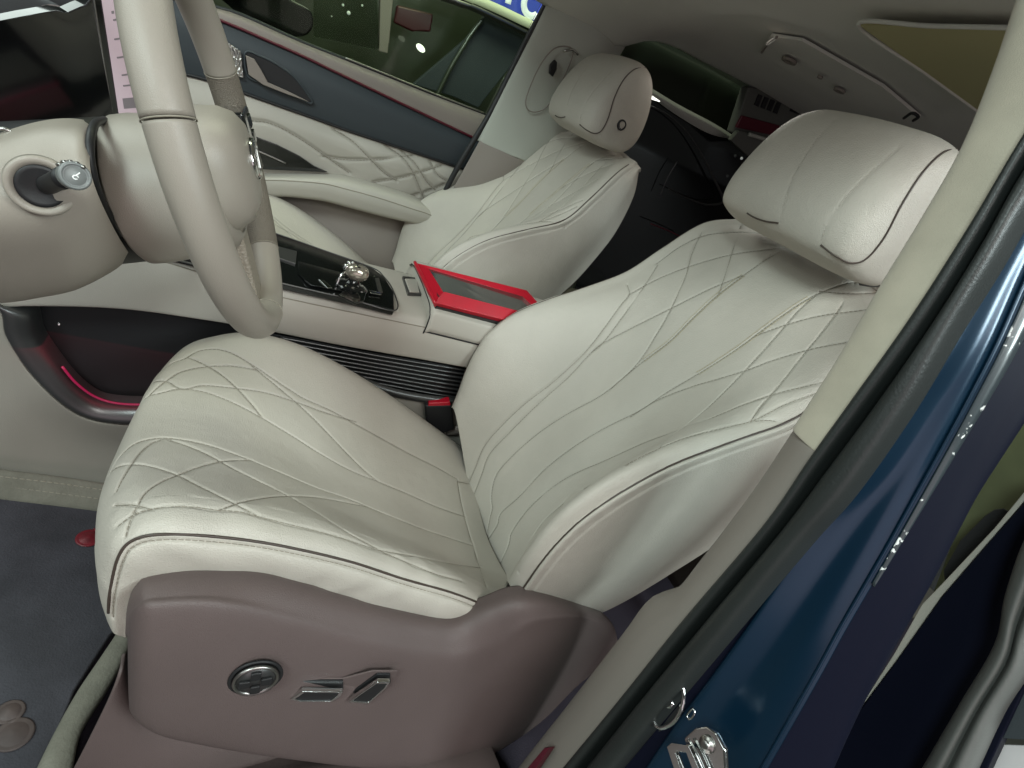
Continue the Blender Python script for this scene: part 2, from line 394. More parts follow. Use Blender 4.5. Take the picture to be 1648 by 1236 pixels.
# --- backrest, in (s up the back, h out of it) coordinates
SO = np.array([.10, .356]); SD = np.array([.3907, .9205]); SN = np.array([-.9205, .3907])
def sh(s, h, y): q = SO+SD*s+SN*h; return np.array([q[0], y, q[1]])
LS = [-.20, -.12, -.04, .03, .10, .18, .27, .36, .45, .53, .585, .61]
PS = [-.075, -.035, .005, .05, .10, .16, .225, .30, .38, .46, .545, .595]
cen = [-.045, -.022, -.004, .005, .010, .012, .014, .015, .010, .002, -.010, -.035]
pip = [.105, .128, .150, .167, .175, .166, .140, .090, .035, .022, .012, -.012]
crn = [.112, .137, .158, .176, .184, .175, .148, .098, .045, .030, .018, -.010]
crf = [.085, .100, .118, .135, .145, .135, .105, .065, .030, .018, .006, -.020]
wid = [.236, .242, .247, .250, .252, .252, .250, .247, .243, .236, .222, .195]
bkh = [-.07, -.08, -.085, -.09, -.095, -.105, -.112, -.118, -.112, -.100, -.070, -.045]
def col(yf, S, H): return [sh(s, h, y) for s, h, y in zip(S, H, yf)]
mixl = lambda a, b, t: [x*(1-t)+y*t for x, y in zip(a, b)]
W = np.array(wid)
stn = [col(-W*.97, PS, bkh), col(-(W+.008), PS, mixl(bkh, pip, .45)), col(-(W+.002), PS, [p-.012 for p in pip]), col(-W+.004, PS, pip), col(-W+.030, PS, crn),
       col(-W*.60, mixl(PS, LS, .6), mixl(crn, cen, .66)), col(-W*.30, LS, [c+.004 for c in cen]), col(W*0, LS, cen), col(W*.30, LS, [c+.004 for c in cen]),
       col(W*.60, mixl(PS, LS, .6), mixl(crf, cen, .66)), col(W-.030, PS, crf), col(W-.004, PS, mixl(crf, pip, .2)), col(W+.002, PS, [p-.045 for p in pip]),
       col(W+.004, PS, mixl(bkh, crf, .4)), col(W*.97, PS, bkh)]
B = np.array([cr(np.array(c), 430, arc=False) for c in stn])
BG = np.array([cr(B[:, i], 470, arc=True) for i in range(430)])
nb = normals(BG); sb = 1 if (nb*(np.array([-2., 0, 1.])-BG)).sum(-1).mean() > 0 else -1
c2 = lambda L: [(740+u/1.9014, 350+v/1.9014) for u, v in L]
BS = [[(45, 770), (75, 700), (130, 635), (200, 570), (290, 500), (380, 415), (440, 340), (490, 270), (518, 235), (512, 205)],
      [(65, 790), (90, 725), (150, 660), (230, 580), (330, 490), (400, 415), (440, 383), (540, 330), (650, 275), (760, 220), (870, 175)],
      [(518, 235), (600, 190), (700, 150), (820, 115), (920, 100), (1000, 92)],
      [(600, 142), (680, 85), (760, 52), (860, 45), (930, 50)],
      [(605, 145), (560, 215), (500, 300), (440, 380), (400, 415)],
      [(740, 45), (710, 110), (690, 180), (645, 280), (600, 360), (540, 450), (460, 525)],
      [(860, 25), (835, 100), (800, 210), (785, 245)], [(965, 60), (950, 115)],
      [(100, 880), (95, 860), (110, 790), (160, 730), (240, 660), (330, 600), (430, 545), (500, 490), (560, 440), (640, 380), (710, 310), (785, 240), (870, 175), (950, 120), (1020, 92)],
      [(115, 940), (125, 905), (185, 850), (260, 770), (350, 700), (450, 640), (550, 590), (640, 530), (750, 465), (850, 400), (930, 340), (1000, 290), (1080, 240), (1170, 205), (1210, 197)],
      [(150, 1000), (160, 960), (220, 880), (320, 800), (450, 740), (560, 690), (640, 660), (750, 620), (860, 575), (960, 540), (1060, 515), (1130, 500)],
      [(520, 610), (600, 560), (700, 520), (800, 490), (880, 465), (960, 435), (1080, 400), (1200, 378)],
      [(905, 360), (990, 330), (1100, 300), (1250, 280)], [(1100, 225), (1200, 232), (1280, 228)],
      [(1210, 200), (1160, 280), (1100, 360), (1050, 420), (980, 510), (920, 580), (890, 625)],
      [(1090, 235), (1030, 290), (970, 360), (870, 470), (760, 580), (660, 660), (610, 705)],
      [(180, 1085), (190, 1050), (240, 950), (310, 880), (380, 830), (500, 760), (610, 705), (700, 670), (820, 640), (900, 620), (1000, 570), (1100, 535)],
      [(905, 622), (960, 622), (1030, 650)]]
bl = [cr(locate(BG, c2(L)), 70) for L in BS]
for k in (0, 1, 8, 9, 10): bl[k] = extend(bl[k], BG, 4, .014)
bp_px = [(862, 952), (868, 925), (880, 893), (905, 860), (950, 818), (1010, 779), (1080, 746), (1160, 718), (1240, 703), (1275, 697)]
# piping: follows the ridge between front and side all the way round to the shoulder
ridge = lambda k: B[k]
near = cr(B[3][::15], 200); far = cr(B[11][::15], 200)
nearseam = cr(B[2][::15], 120)
NZ = normals(BG)*sb
BG2 = carve(carve(BG, bl, sign=sb), [nearseam], sign=sb, depth=.0018, width=.0028, puff=0)
gridmesh('backrest', BG2, M['leather'], SEAT, solid=.004, off=-sb)
stitches('stitching', [onsurf(l, BG, sb, -.0008) for l in bl+[nearseam]], M['thread'], SEAT)
fancy = []
for k, a, b in ((8, 42, 62), (9, 46, 64)):
    for o in (-.0035, .0035):
        l = onsurf(bl[k], BG, sb, .0007)[a:b].copy(); l[:, 1] += o; fancy.append(l)
for l in fancy: stitches('decorative_stitching', [l], M['bthread'], SEAT, r=.0006, dash=.0025, gap=.002)
for nm, l in (('piping', near), ('piping', far)):
    tube(nm, onsurf(l, BG, sb, .0010), .0015, M['piping'], SEAT, res=200)
# back shell of the seat
BB = [col(-W*.97, PS, bkh), col(-W*.5, PS, [h-.02 for h in bkh]), col(W*0, PS, [h-.025 for h in bkh]), col(W*.5, PS, [h-.02 for h in bkh]), col(W*.97, PS, bkh)]
skinobj('back_shell', [np.array(c) for c in BB], M['taupe'], SEAT, 60, 24, solid=.006, arcu=False)
# top shoulder roll closing front and back
top = [[B[k][-1] for k in range(15)], [B[k][-1]*np.array([1, .96 if k in (0, 1, 2, 12, 13, 14) else 1, 1])+np.array([.010, 0, .004]) for k in range(15)], [np.array(c)[-1] for c in (BB[0], BB[0], BB[0], BB[1], BB[1], BB[1], BB[1], BB[2], BB[3], BB[3], BB[3], BB[3], BB[4], BB[4], BB[4])]]
skinobj('shoulder_roll', [np.array(t) for t in top], M['leather'], SEAT, 80, 12, solid=.003)

# --- headrest
prof = [(.548, .100), (.553, .122), (.580, .140), (.620, .150), (.665, .154), (.712, .149), (.745, .133), (.762, .108), (.752, .075), (.715, .035), (.668, .005), (.625, -.008), (.592, .0), (.572, .028), (.555, .062)]
pc = np.mean(prof, axis=0)
def hloop(y, k, dh, n=90):
    q = [(pc[0]+(s-pc[0])*k, pc[1]+(h-pc[1])*k+dh) for s, h in prof]
    return cr(np.array([sh(s, h, y) for s, h in q]), n, closed=True)
prof = [(.556+(a-.548)*.94, b*.96) for a, b in prof]; pc = np.mean(prof, axis=0)
hs = [(-.158, .05, -.028), (-.157, .30, -.026), (-.154, .58, -.022), (-.147, .80, -.015), (-.132, .94, -.007), (-.10, 1.0, 0), (-.055, 1.015, .003), (0, 1.02, .004), (.055, 1.015, .003), (.10, 1.0, 0), (.132, .93, -.007), (.147, .78, -.015), (.154, .55, -.022), (.157, .3, -.026), (.158, .05, -.028)]
HL = np.array([hloop(q[0]*(.88 if q[0] > 0 else 1), q[1], q[2]) for q in hs])
HGc = np.array([cr(HL[:, i], 170, arc=True) for i in range(90)]).transpose(1, 0, 2)   # 170 across, 90 round
HGc = np.array([cr(r, 220, closed=True) for r in HGc])
hl = [cr(locate(HGc, L, True), 50) for L in ([(1256, 357), (1263, 322), (1277, 284), (1293, 256), (1316, 222), (1345, 192)], [(1321, 394), (1328, 369), (1357, 322), (1404, 275), (1436, 247), (1475, 215)])]
hp = [cr(locate(HGc, L, True), 60) for L in ([(1321, 394), (1347, 413), (1371, 423), (1394, 416), (1422, 383), (1450, 331), (1483, 280), (1516, 247), (1547, 235)], [(1203, 343), (1215, 350), (1232, 356), (1253, 359)])]
hp2 = [l+np.array([.004, -.001, -.006]) for l in hp]
nh = normals(HGc); sh_ = 1 if (nh*(HGc-HGc.reshape(-1, 3).mean(0))).sum(-1).mean() > 0 else -1
HG2 = carve(HGc, hl+hp2, sign=sh_, depth=.0008, width=.0016, puff=.0008)
HR = gridmesh('headrest', HG2, M['leather'], SEAT, closev=True, cap=True)
for l in hl: stitches('stitching', [onsurf(l, HGc, sh_, -.0003)], M['leather'], HR)
for l in hp: tube('piping', onsurf(l, HGc, sh_, .0006), .0013, M['piping'], HR, res=90)
for y in (-.055, .055):
    tube('headrest_post', [sh(.545, -.045, y), sh(.60, -.035, y), sh(.64, .02, y)], .007, M['chrome'], SEAT)
tube('headrest_lever', [at(1385, 455, 'y', -.13), at(1408, 458, 'y', -.14), at(1425, 455, 'y', -.15)], .004, M['darksatin'], SEAT)

# --- side shield
top_px = [(206, 1012), (209, 975), (222, 948), (250, 936), (350, 931), (450, 941), (600, 984), (690, 1003), (740, 1005), (790, 985), (850, 966), (930, 978), (980, 1000), (993, 1035)]
rid_px = [(209, 1030), (213, 1002), (232, 990), (262, 986), (350, 986), (450, 1010), (600, 1052), (690, 1070), (740, 1070), (790, 1060), (850, 1015), (920, 1000), (965, 1015), (985, 1045)]
mid_px = [(210, 1095), (214, 1090), (232, 1088), (270, 1085), (350, 1085), (450, 1100), (600, 1130), (690, 1138), (740, 1135), (790, 1120), (850, 1080), (905, 1055), (945, 1060), (965, 1070)]
bot_px = [(212, 1140), (218, 1150), (235, 1165), (270, 1180), (350, 1196), (450, 1212), (600, 1230), (690, 1228), (740, 1222), (790, 1210), (840, 1180), (880, 1150), (915, 1115), (935, 1095)]
def Y(pts, ys): return np.array([at(p[0], p[1], 'y', y) for p, y in zip(pts, ys)])
y0 = [-.235, -.245, -.25, -.252, -.255, -.255, -.255, -.255, -.255, -.258, -.262, -.262, -.25, -.235]
y1 = [-.262, -.272, -.282, -.285, -.288, -.288, -.288, -.288, -.288, -.288, -.285, -.280, -.27, -.255]
y2 = [-.275, -.288, -.298, -.302, -.305, -.305, -.305, -.305, -.305, -.305, -.300, -.292, -.28, -.268]
y3 = [-.285, -.298, -.308, -.315, -.32, -.325, -.328, -.328, -.325, -.32, -.31, -.30, -.29, -.28]
inner = Y(top_px, y0)+np.array([0, .03, -.012])
S0, S1, S2, S3 = Y(top_px, y0), Y(rid_px, y1), Y(mid_px, y2), Y(bot_px, y3)
S01 = (S0+S1)/2+np.array([0, -.004, .004])
SH = skinobj('side_shield', [inner, S0, S01, S1, S2, S3, S3+np.array([0, .02, -.02])], M['taupe'], SEAT, 120, 60, solid=.004, bevel=0, arcu=False)
# seat base and rail under the shield
box('seat_base', (-.44, -.23, .03), (.04, .21, .15), M['black'], SEAT, .02)
for y in (-.12, .12): box('seat_rail', (-.46, y-.02, .005), (.12, y+.02, .05), M['darksatin'], SEAT, .003)
bt0 = A([(188, 1095), (205, 1130), (240, 1160), (350, 1185), (600, 1215), (850, 1190)], 'y', -.262); bt1 = A([(90, 1290), (150, 1300), (240, 1310), (350, 1330), (600, 1350), (850, 1330)], 'y', [-.27, -.285, -.30, -.31, -.32, -.32])
skinobj('base_cover', [bt0+np.array([0, .03, .0]), bt0, bt0*.5+bt1*.5+np.array([0, -.006, .0]), bt1], M['taupe'], SEAT, 60, 30)
# round switch
kc = at(412, 1087, 'y', -.306); ka = np.array([0, -1, .12])
SW = lathe('round_switch', [(.001, .001), (.0255, .001), (.0262, .003), (.0245, .0045), (.0215, .002), (.0205, .0015)], kc, ka, M['black'], SEAT, 48)
lathe('rim', [(.0195, .0025), (.0215, .0025), (.0222, .006), (.0205, .0085), (.0188, .006)], kc, ka, M['satin'], SW, 48, cap=False)
lathe('switch_face', [(.001, .006), (.0185, .006), (.019, .003)], kc, ka, M['darksatin'], SW, 40)
e1 = np.array([1, 0, 0.]); e2 = np.array([0, .12, 1.])
for q in (0, 90, 180, 270):
    r = math.radians(q+8); u_ = e1*math.cos(r)+e2*math.sin(r); v_ = -e1*math.sin(r)+e2*math.cos(r); cc = kc+np.array([0, -.0065, 0])
    plate('switch_pad', [cc+u_*.005-v_*.0045, cc+u_*.0155-v_*.0052, cc+u_*.0165, cc+u_*.0155+v_*.0052, cc+u_*.005+v_*.0045], (0, -.003, 0), M['black'], SW, .001)
# two lever switches in their recess
def pl(px, y): return [at(a, b, 'y', y) for a, b in px]
plate('switch_recess', pl([(458, 1119), (488, 1093), (553, 1092), (600, 1080), (640, 1080), (630, 1104), (594, 1138), (468, 1131)], -.3025), (0, .002, 0), M['taupe'], SEAT, .0006)
def lever(back, out):
    o = plate('switch_lever', pl(back, -.3045), (0, .004, 0), M['black'], SEAT, .0008)
    c = np.mean(out, axis=0); inn = [tuple(c+(np.array(p)-c)*.84) for p in out]
    plate('lever_rim', pl(out, -.3125), (0, .005, 0), M['chrome'], o, .0006, hole=pl(inn, -.3125))
    plate('lever_face', pl(inn, -.3115), (0, .004, 0), M['black'], o, .0004)
lever([(468, 1127), (471, 1108), (486, 1096), (552, 1096), (553, 1114), (530, 1131)], [(468, 1126), (487, 1113), (552, 1114), (548, 1121), (535, 1130), (480, 1130)])
lever([(559, 1131), (562, 1118), (607, 1085), (628, 1085), (629, 1099), (592, 1134)], [(561, 1131), (576, 1120), (608, 1098), (628, 1098), (622, 1107), (592, 1134)])

# ================================================================ PASSENGER SEAT (shares the same shapes)
PSEAT = thing('passenger_seat', (-.125, .755, .05), 'cream quilted leather passenger seat beyond the centre console', 'car seat')
for ch in [c for c in SEAT.children]:
    if ch.name.split('.')[0] in ('round_switch', 'switch_recess', 'switch_lever', 'headrest_lever', 'side_shield', 'shoulder_roll_'): continue
    def cp(o, par):
        c = o.copy(); COL.objects.link(c); c.parent = par; c.matrix_parent_inverse = o.matrix_parent_inverse.copy()
        for k in o.children: cp(k, c)
        return c
    cp(ch, PSEAT)
phr = [c for c in PSEAT.children if c.name.startswith('headrest') and c.children][0]
OFF = np.array([-.025, .755, 0])
bc = sh(.63, .062, -.155)+OFF
bo = lathe('adjust_button', [(.001, .0025), (.0080, .0025), (.0086, .0050), (.0118, .0050), (.0125, .003), (.0125, -.008)], bc, (0.05, -1, .1), M['black'], None, 32)
bo.parent = phr; bo.matrix_parent_inverse = Matrix.Translation(-(PSEAT.location-SEAT.location))

# ================================================================ CENTRE CONSOLE
CON = thing('centre_console', (-.3, .375, .05), 'cream centre console with gloss black gear panel between the two seats', 'console')
low = A([(-60, 492), (60, 489), (200, 495), (330, 513), (427, 530), (560, 556), (680, 577), (762, 592), (900, 616)], 'y', .262)
lx = low[:, 0]
zt = np.interp(lx, [-.80, -.62, -.40, -.27, -.13, .05, .3], [.500, .49, .474, .478, .486, .486, .486])
def run(y, z): return np.array([(x, y, zz) for x, zz in zip(lx, z)])
CC = [low+np.array([0, .02, .012]), low+np.array([0, .004, -.001]), low+np.array([0, -.002, .006]), run(.252, low[:, 2]*.45+zt*.55), run(.253, zt-.010), run(.258, zt-.001), run(.268, zt+.007), run(.300, zt+.010), run(.38, zt+.012), run(.455, zt+.010), run(.485, zt), run(.492, zt-.02), run(.492, zt-.09)]
skinobj('console_cover', CC, M['leather2'], CON, 120, 70, solid=.003)
seam = cr(np.array([(x, .2525, z-.004) for x, z in zip(lx[1:-2], zt[1:-2])]), 100)
tube('cover_seam', seam, .0010, M['thread'], CON, res=120)
# gear panel
gp = [at(225, 396, 'z', .497), at(440, 452, 'z', .497), at(560, 480, 'z', .500), at(635, 499, 'z', .501), at(634, 470, 'z', .502), at(618, 445, 'z', .502), at(598, 430, 'z', .502), at(520, 402, 'z', .502), at(440, 374, 'z', .502), at(330, 340, 'z', .505), at(225, 320, 'z', .507)]
plate('gear_panel', gp, (0, 0, -.012), M['blackg'], CON, .002)
gc = np.mean(gp, axis=0)
tube('gear_panel_rim', [p+np.array([0, 0, -.0005]) for p in gp], .0013, M['darksatin'], CON, closed=True, res=220)
plate('glass_insert', A([(443, 395), (478, 404), (476, 424), (443, 413)], 'z', .506), (0, 0, -.006), M['darksatin'], CON, .001)
plate('panel_tray', A([(480, 420), (556, 440), (552, 468), (500, 458), (480, 440)], 'z', .5045), (0, 0, -.003), M['blackg'], CON, .001)
for L in ([(513, 449), (522, 451), (535, 463), (527, 463)], [(593, 466), (612, 470), (614, 474), (596, 471)]):
    plate('panel_button_highlight', A(L, 'z', .506), (0, 0, -.003), M['chrome'], CON, .0008)  # chrome strips model the highlights on the panel buttons
plate('silver_inlay', A([(604, 447), (610, 447), (616, 470), (610, 470)], 'z', .505), (0, 0, -.003), M['satin'], CON, .0006)
# gear selector
gs = at(566, 462, 'z', .505)
GS = lathe('gear_selector', [(.030, 0), (.029, .003), (.020, .007), (.012, .010), (.009, .018), (.008, .022)], gs, (0, 0, 1), M['blackg'], CON, 32)
kb = gs+np.array([.002, .0, .030])
lathe('selector_knob', [(.002, -.022), (.009, -.019), (.014, -.011), (.0155, 0), (.0145, .010), (.010, .017), (.003, .020)], kb, (1, -.15, .12), M['pearl'], GS, 32)
lathe('knob_window', [(.0005, .0150), (.005, .0147), (.008, .0135), (.0085, .012)], kb, (.1, -.1, 1), M['blackg'], GS, 24)
for p, r in ((kb+np.array([-.020, .006, .002]), .0075), (kb+np.array([-.016, .017, .006]), .005), (kb+np.array([-.009, .022, .006]), .004)):
    lathe('crystal_cap', [(.001, r), (r*.7, r*.7), (r, 0), (r*.7, -r*.7), (.001, -r)], p, (.2, -.4, 1), M['chrome'], GS, 7)
tube('selector_arm', [gs+np.array([-.028, -.012, 0]), gs+np.array([-.026, -.008, .018]), kb+np.array([-.020, 0, -.004])], .0022, M['chrome'], GS)
plate('selector_gate', A([(545, 474), (560, 463), (590, 470), (586, 484), (570, 487)], 'z', .509), (0, 0, -.004), M['blackg'], GS, .001)
# small switch behind the panel
plate('parking_switch', A([(648, 444), (677, 447), (683, 474), (657, 472)], 'z', .503), (0, 0, -.006), M['darksatin'], CON, .001)
plate('switch_cap', A([(652, 448), (671, 449), (675, 470), (660, 469)], 'z', .5055), (0, 0, -.004), M['leather2'], CON, .001)
# armrest lid
lidb = A([(684, 532), (700, 538), (780, 559), (900, 590)], 'y', .250)
xs0 = lidb[0][0]; xe = .22; ys_ = [.250, .2465, .249, .257, .275, .33, .40, .46, .488, .494]
zz = [lidb[0][2]+.001, lidb[0][2]+.012, lidb[0][2]+.040, .521, .529, .532, .532, .529, .518, .48]
LIDX = [xs0, xs0+.004, xs0+.015, xs0+.08, xs0+.2, xe]
lc = [np.array([(x, y if k > 0 else y+.004, z-(.010 if k == 0 else .003 if k == 1 else 0)) for k, x in enumerate(LIDX)]) for y, z in zip(ys_, zz)]
LID = skinobj('armrest_lid', lc, M['leather2'], CON, 60, 60, solid=.003)
tube('lid_seam', [np.array((x, .2475, zz[1]+.006)) for x in LIDX[1:]], .0009, M['thread'], CON)
plate('lid_end', [c[0]+np.array([.003, 0, 0]) for c in lc], (.004, 0, 0), M['leather2'], CON, 0)
tube('lid_gap', [np.array(c[0])+np.array([-.001, -.0015, 0]) for c in lc[:-1]], .0014, M['black'], CON)
tube('lid_gap', [np.array((x, .2500, zz[0]-.003)) for x in LIDX], .0014, M['black'], CON)
box('console_core', (-.75, .30, .02), (.28, .47, .46), M['black'], CON, .01)
# louvred side grille
lt = A([(430, 535), (500, 548), (600, 567), (700, 584), (800, 600)], 'y', .285); lb = A([(430, 590), (500, 600), (600, 617), (700, 636), (800, 652)], 'y', .278)
skinobj('side_recess', [lt, lb], M['black'], CON, 30, 8, solid=.004)
V = []; F = []
for k in range(9):
    t = k/8; a = lt*(1-t)+lb*t; a = a+np.array([0, -.010, .0]); a[0] += (a[1]-a[0])*(.3)
    v, f = tubevf(a, .0021, 8); o = len(V); V += list(v); F += [tuple(i+o for i in q) for q in f]
mesh('grille_slats', V, F, M['darksatin'], CON)
st = A([(560, 600), (620, 625), (680, 638), (760, 647), (820, 652)], 'y', .262)
skinobj('silver_trim', [st+np.array([0, 0, .006]), st+np.array([0, -.007, .001]), st+np.array([0, -.006, -.008]), st+np.array([0, .002, -.013])], M['darksatin'], CON, 40, 12)
flk = A([(430, 600), (560, 625), (650, 640), (760, 652), (830, 660)], 'y', .266); fl2 = A([(430, 900), (560, 830), (660, 740), (780, 740), (830, 740)], 'y', .262)
skinobj('lower_flank', [flk, fl2], M['lowtrim'], CON, 30, 8)
# open storage bay with its dark frame
fo = A([(-60, 470), (0, 497), (12, 540), (42, 588), (85, 635), (125, 664), (165, 677), (215, 681), (300, 676)], 'y', .250)
fi = A([(0, 492), (45, 505), (58, 545), (82, 582), (115, 622), (150, 648), (185, 656), (235, 657), (300, 652)], 'y', .262)
skinobj('bay_frame', [fo+np.array([0, .02, -.004]), fo, (fo+fi)/2+np.array([0, -.006, 0]), fi, fi+np.array([0, .03, .004])], M['darksatin'], CON, 80, 24)
tube('bay_light_line', A([(100, 590), (122, 616), (152, 638), (188, 649), (240, 651), (300, 646)], 'y', .255), .0020, M['redglow'], CON)
bt = A([(-40, 480), (60, 490), (200, 497), (330, 515), (460, 540)], 'y', .42); bm_ = A([(-40, 560), (60, 570), (200, 600), (330, 610), (460, 620)], 'y', .40); bb = A([(-40, 640), (60, 640), (200, 650), (330, 655), (460, 660)], 'y', .30)
skinobj('bay_lining', [bt, bm_, bb], M['cubred'], CON, 40, 30)
for p in ((95, 522), (72, 540)): lathe('bay_button', [(.001, .001), (.0025, .001), (.003, -.002)], at(*p, 'y', .30), (0, -1, .3), M['chrome'], CON, 12, sx=.7)
t1 = A([(-60, 470), (0, 500), (42, 592), (125, 668), (215, 684), (320, 680)], 'y', .254); t2 = A([(-60, 752), (0, 757), (42, 760), (125, 768), (215, 775), (320, 785)], 'y', .248)
skinobj('carpet_flank', [t1, (t1+t2)/2+np.array([0, .012, 0]), t2, t2+np.array([0, -.02, -.03])], M['lowtrim'], CON, 60, 30)

# ---------------------------------------------------------------- red frame on the armrest
RF = thing('display_frame', at(770, 500, 'y', .34), 'bright red plastic display frame leaning on the console armrest', 'frame')
on = [(700, 489), (831, 521), (877, 499), (848, 467), (667, 422)]; inn = [(714, 470), (838, 502), (866, 499), (841, 478), (690, 432)]
yy = [.253, .253, .33, .37, .40]; yi = [.268, .266, .325, .362, .39]
plate('frame_ring', Y(on, yy), (.002, .004, -.008), M['red'], RF, .0012, hole=Y(inn, yi))
plate('frame_insert', Y([(707, 474), (842, 506), (870, 499), (843, 474), (684, 428)], [.262, .260, .328, .365, .393])+np.array([0, .002, -.004]), (0, 0, -.002), M['insert'], RF, 0)
plate('frame_lip', Y([(700, 489), (831, 521), (838, 503), (714, 471)], [.250, .250, .264, .266]), (0, -.001, .003), M['red'], RF, .001)
plate('frame_foot', Y([(703, 494), (833, 527), (836, 522), (700, 487)], [.252, .252, .262, .262]), (0, .01, -.012), M['black'], RF, .001)
tube('frame_rail', Y([(667, 423), (700, 489)], [.398, .252])+np.array([0, -.001, .002]), .0035, M['red'], RF)

# ---------------------------------------------------------------- seat belt buckle
BK = thing('seat_belt_buckle', at(710, 690, 'y', .245), 'black seat belt buckle with red release button beside the driver seat', 'seat belt buckle')
P = A([(684, 653), (728, 652), (731, 692), (712, 699), (686, 680)], 'y', .243)
plate('buckle_body', P, (0, .022, .004), M['black'], BK, .004)
plate('release_button', A([(690, 649), (724, 647), (726, 654), (688, 655)], 'y', .244), (.001, .018, .002), M['red'], BK, .002)
tube('buckle_stalk', A([(722, 690), (735, 690), (752, 682)], 'y', .255)+np.array([0, 0, -.006]), .012, M['taupe2'], BK, flat=((0, 1, 0), .4))
tube('stalk_sleeve', A([(705, 690), (716, 725), (722, 750)], 'y', .25), .011, M['black'], BK, flat=((0, 1, 0), .5))

# ================================================================ STEERING WHEEL
WC = np.array([-.495, .02, .729]); WT = .448; WR = .177
wa = np.array([math.cos(WT), 0, math.sin(WT)]); we1 = np.array([0, 1., 0]); we2 = np.cross(wa, we1); we2 = we2 if we2[2] > 0 else -we2
SWH = thing('steering_wheel', WC, 'two tone leather steering wheel at left with metal badge on its hub', 'steering wheel')
def rimpt(a, r=WR, h=0): return WC+we1*math.cos(a)*r+we2*math.sin(a)*r+wa*h
def rimseg(name, a0, a1, mt, rr=.0176, n=70):
    return tube(name, [rimpt(a) for a in np.linspace(math.radians(a0), math.radians(a1), n)], rr, mt, SWH, n=20, res=n*2, flat=(wa, 1.05))
# angles: 0 = passenger side, 90 = top, 180 = door side, 270 = bottom
rimseg('rim_top', 19, 159, M['wheel'])
rimseg('rim_door_side', 160, 262, M['wheel'], .0173)
rimseg('rim_bottom', 262.3, 305.5, M['wheel'], .0172)
rimseg('rim_passenger_side', 306, 378.6, M['wheeld'], .0175)
for a in (159.5, 18.8, 305.8, 262.15):
    r = math.radians(a); c = rimpt(r); tdir = -we1*math.sin(r)+we2*math.cos(r); e_r = we1*math.cos(r)+we2*math.sin(r)
    tube('rim_seam', [c+(e_r*math.cos(q)+wa*1.05*math.sin(q))*.0174 for q in np.linspace(0, 2*math.pi, 28, endpoint=False)], .0007, M['thread'], SWH, closed=True, res=60, n=6)
# hub
G = []
for r, h in ((.001, .030), (.025, .030), (.045, .027), (.060, .018), (.068, .004), (.070, -.012), (.068, -.024), (.058, -.034)):
    ring = []
    for q in np.linspace(0, 2*math.pi, 48, endpoint=False):
        k = 1/((abs(math.cos(q))**3+abs(math.sin(q))**3)**(1/3.)); ring.append(WC+we1*math.cos(q)*r*k*1.05+we2*math.sin(q)*r*k*(.72 if math.sin(q) > 0 else .95)-we2*.006+wa*h)
    G.append(ring)
HUB = gridmesh('hub', np.array(G), M['wheel'], SWH, closev=True, cap=True)
lathe('badge', [(.001, .035), (.015, .035), (.020, .034), (.021, .028)], WC-we2*.006, wa, M['chrome'], HUB, 32, sx=1.25)
for dx in (-.006, 0, .006):
    tube('badge_ray', [WC+wa*.0355+we1*dx*1.6-we2*.016, WC+wa*.0360+we1*dx*.6+we2*.006], [.0014, .0005], M['satin'], HUB, n=6)
def spoke(nm, a0, w0, w1, mt, h=.006, r0=.055, r1=.168, th=.018):
    r = math.radians(a0); d = we1*math.cos(r)+we2*math.sin(r); s = -we1*math.sin(r)+we2*math.cos(r)
    return plate(nm, [WC+d*r0-s*w0+wa*h, WC+d*r1-s*w1+wa*(h-.006), WC+d*r1+s*w1+wa*(h-.006), WC+d*r0+s*w0+wa*h], wa*-th, mt, SWH, .004)
for a in (0,):
    sp = spoke('spoke', a, .030, .020, M['blackg'], h=.026, th=.030) if a == 0 else None
    r = math.radians(a); d = we1*math.cos(r); 
    for k, (q, s_) in enumerate(((.095, .010), (.095, -.010), (.125, .009), (.125, -.009)) if a == 0 else ()):
        c = WC+d*q+we2*s_+wa*.021
        plate('spoke_button', [c-we1*.011-we2*.007, c+we1*.011-we2*.007, c+we1*.011+we2*.007, c-we1*.011+we2*.007], wa*.003, M['blackg'], sp, .001)
spoke('lower_spoke', 270, .020, .026, M['wheelp'], h=.002, r0=.05)

# ---------------------------------------------------------------- steering column
COLM = thing('steering_column', WC-wa*.14, 'cream steering column cover between dashboard and wheel', 'steering column')
G = []
for r, h in ((.060, .002), (.075, -.006), (.081, -.028), (.084, -.055), (.086, -.075), (.085, -.088), (.081, -.091)):
    G.append([WC+we1*math.cos(q)*r+we2*math.sin(q)*r*.82-we2*(.030)+wa*h for q in np.linspace(0, 2*math.pi, 64, endpoint=False)])
gridmesh('column_shroud', np.array(G), M['wheel'], COLM, closev=True, solid=.003)
lathe('column_gap', [(.070, -.088), (.070, -.20)], WC-we2*.030, wa, M['black'], COLM, 64, sx=1)

# ---------------------------------------------------------------- dashboard
DASH = thing('dashboard', (-.8, .3, .5), 'cream and black dashboard behind the steering wheel at far left', 'dashboard')
d0 = A([(-80, 235), (0, 217), (60, 200), (105, 194), (140, 197), (152, 205)], 'y', [.0, .0, -.0, .0, .02, .05])
d1 = A([(-80, 262), (0, 240), (60, 224), (105, 216), (132, 218), (143, 226)], 'y', [-.06, -.06, -.06, -.06, -.06, -.05])
d2 = A([(-80, 340), (0, 330), (60, 320), (100, 303), (132, 290), (146, 285)], 'y', [-.10, -.10, -.10, -.10, -.10, -.095])
d3 = A([(-80, 420), (0, 415), (60, 408), (110, 398), (158, 368), (176, 356)], 'y', [-.08, -.08, -.08, -.08, -.08, -.075])
d4 = A([(-80, 480), (0, 483), (60, 475), (120, 462), (176, 434), (208, 408)], 'y', [-.02, -.02, -.02, -.02, -.02, -.02])
d5 = A([(-80, 470), (0, 470), (60, 462), (120, 450), (176, 420), (208, 395)], 'y', .10)
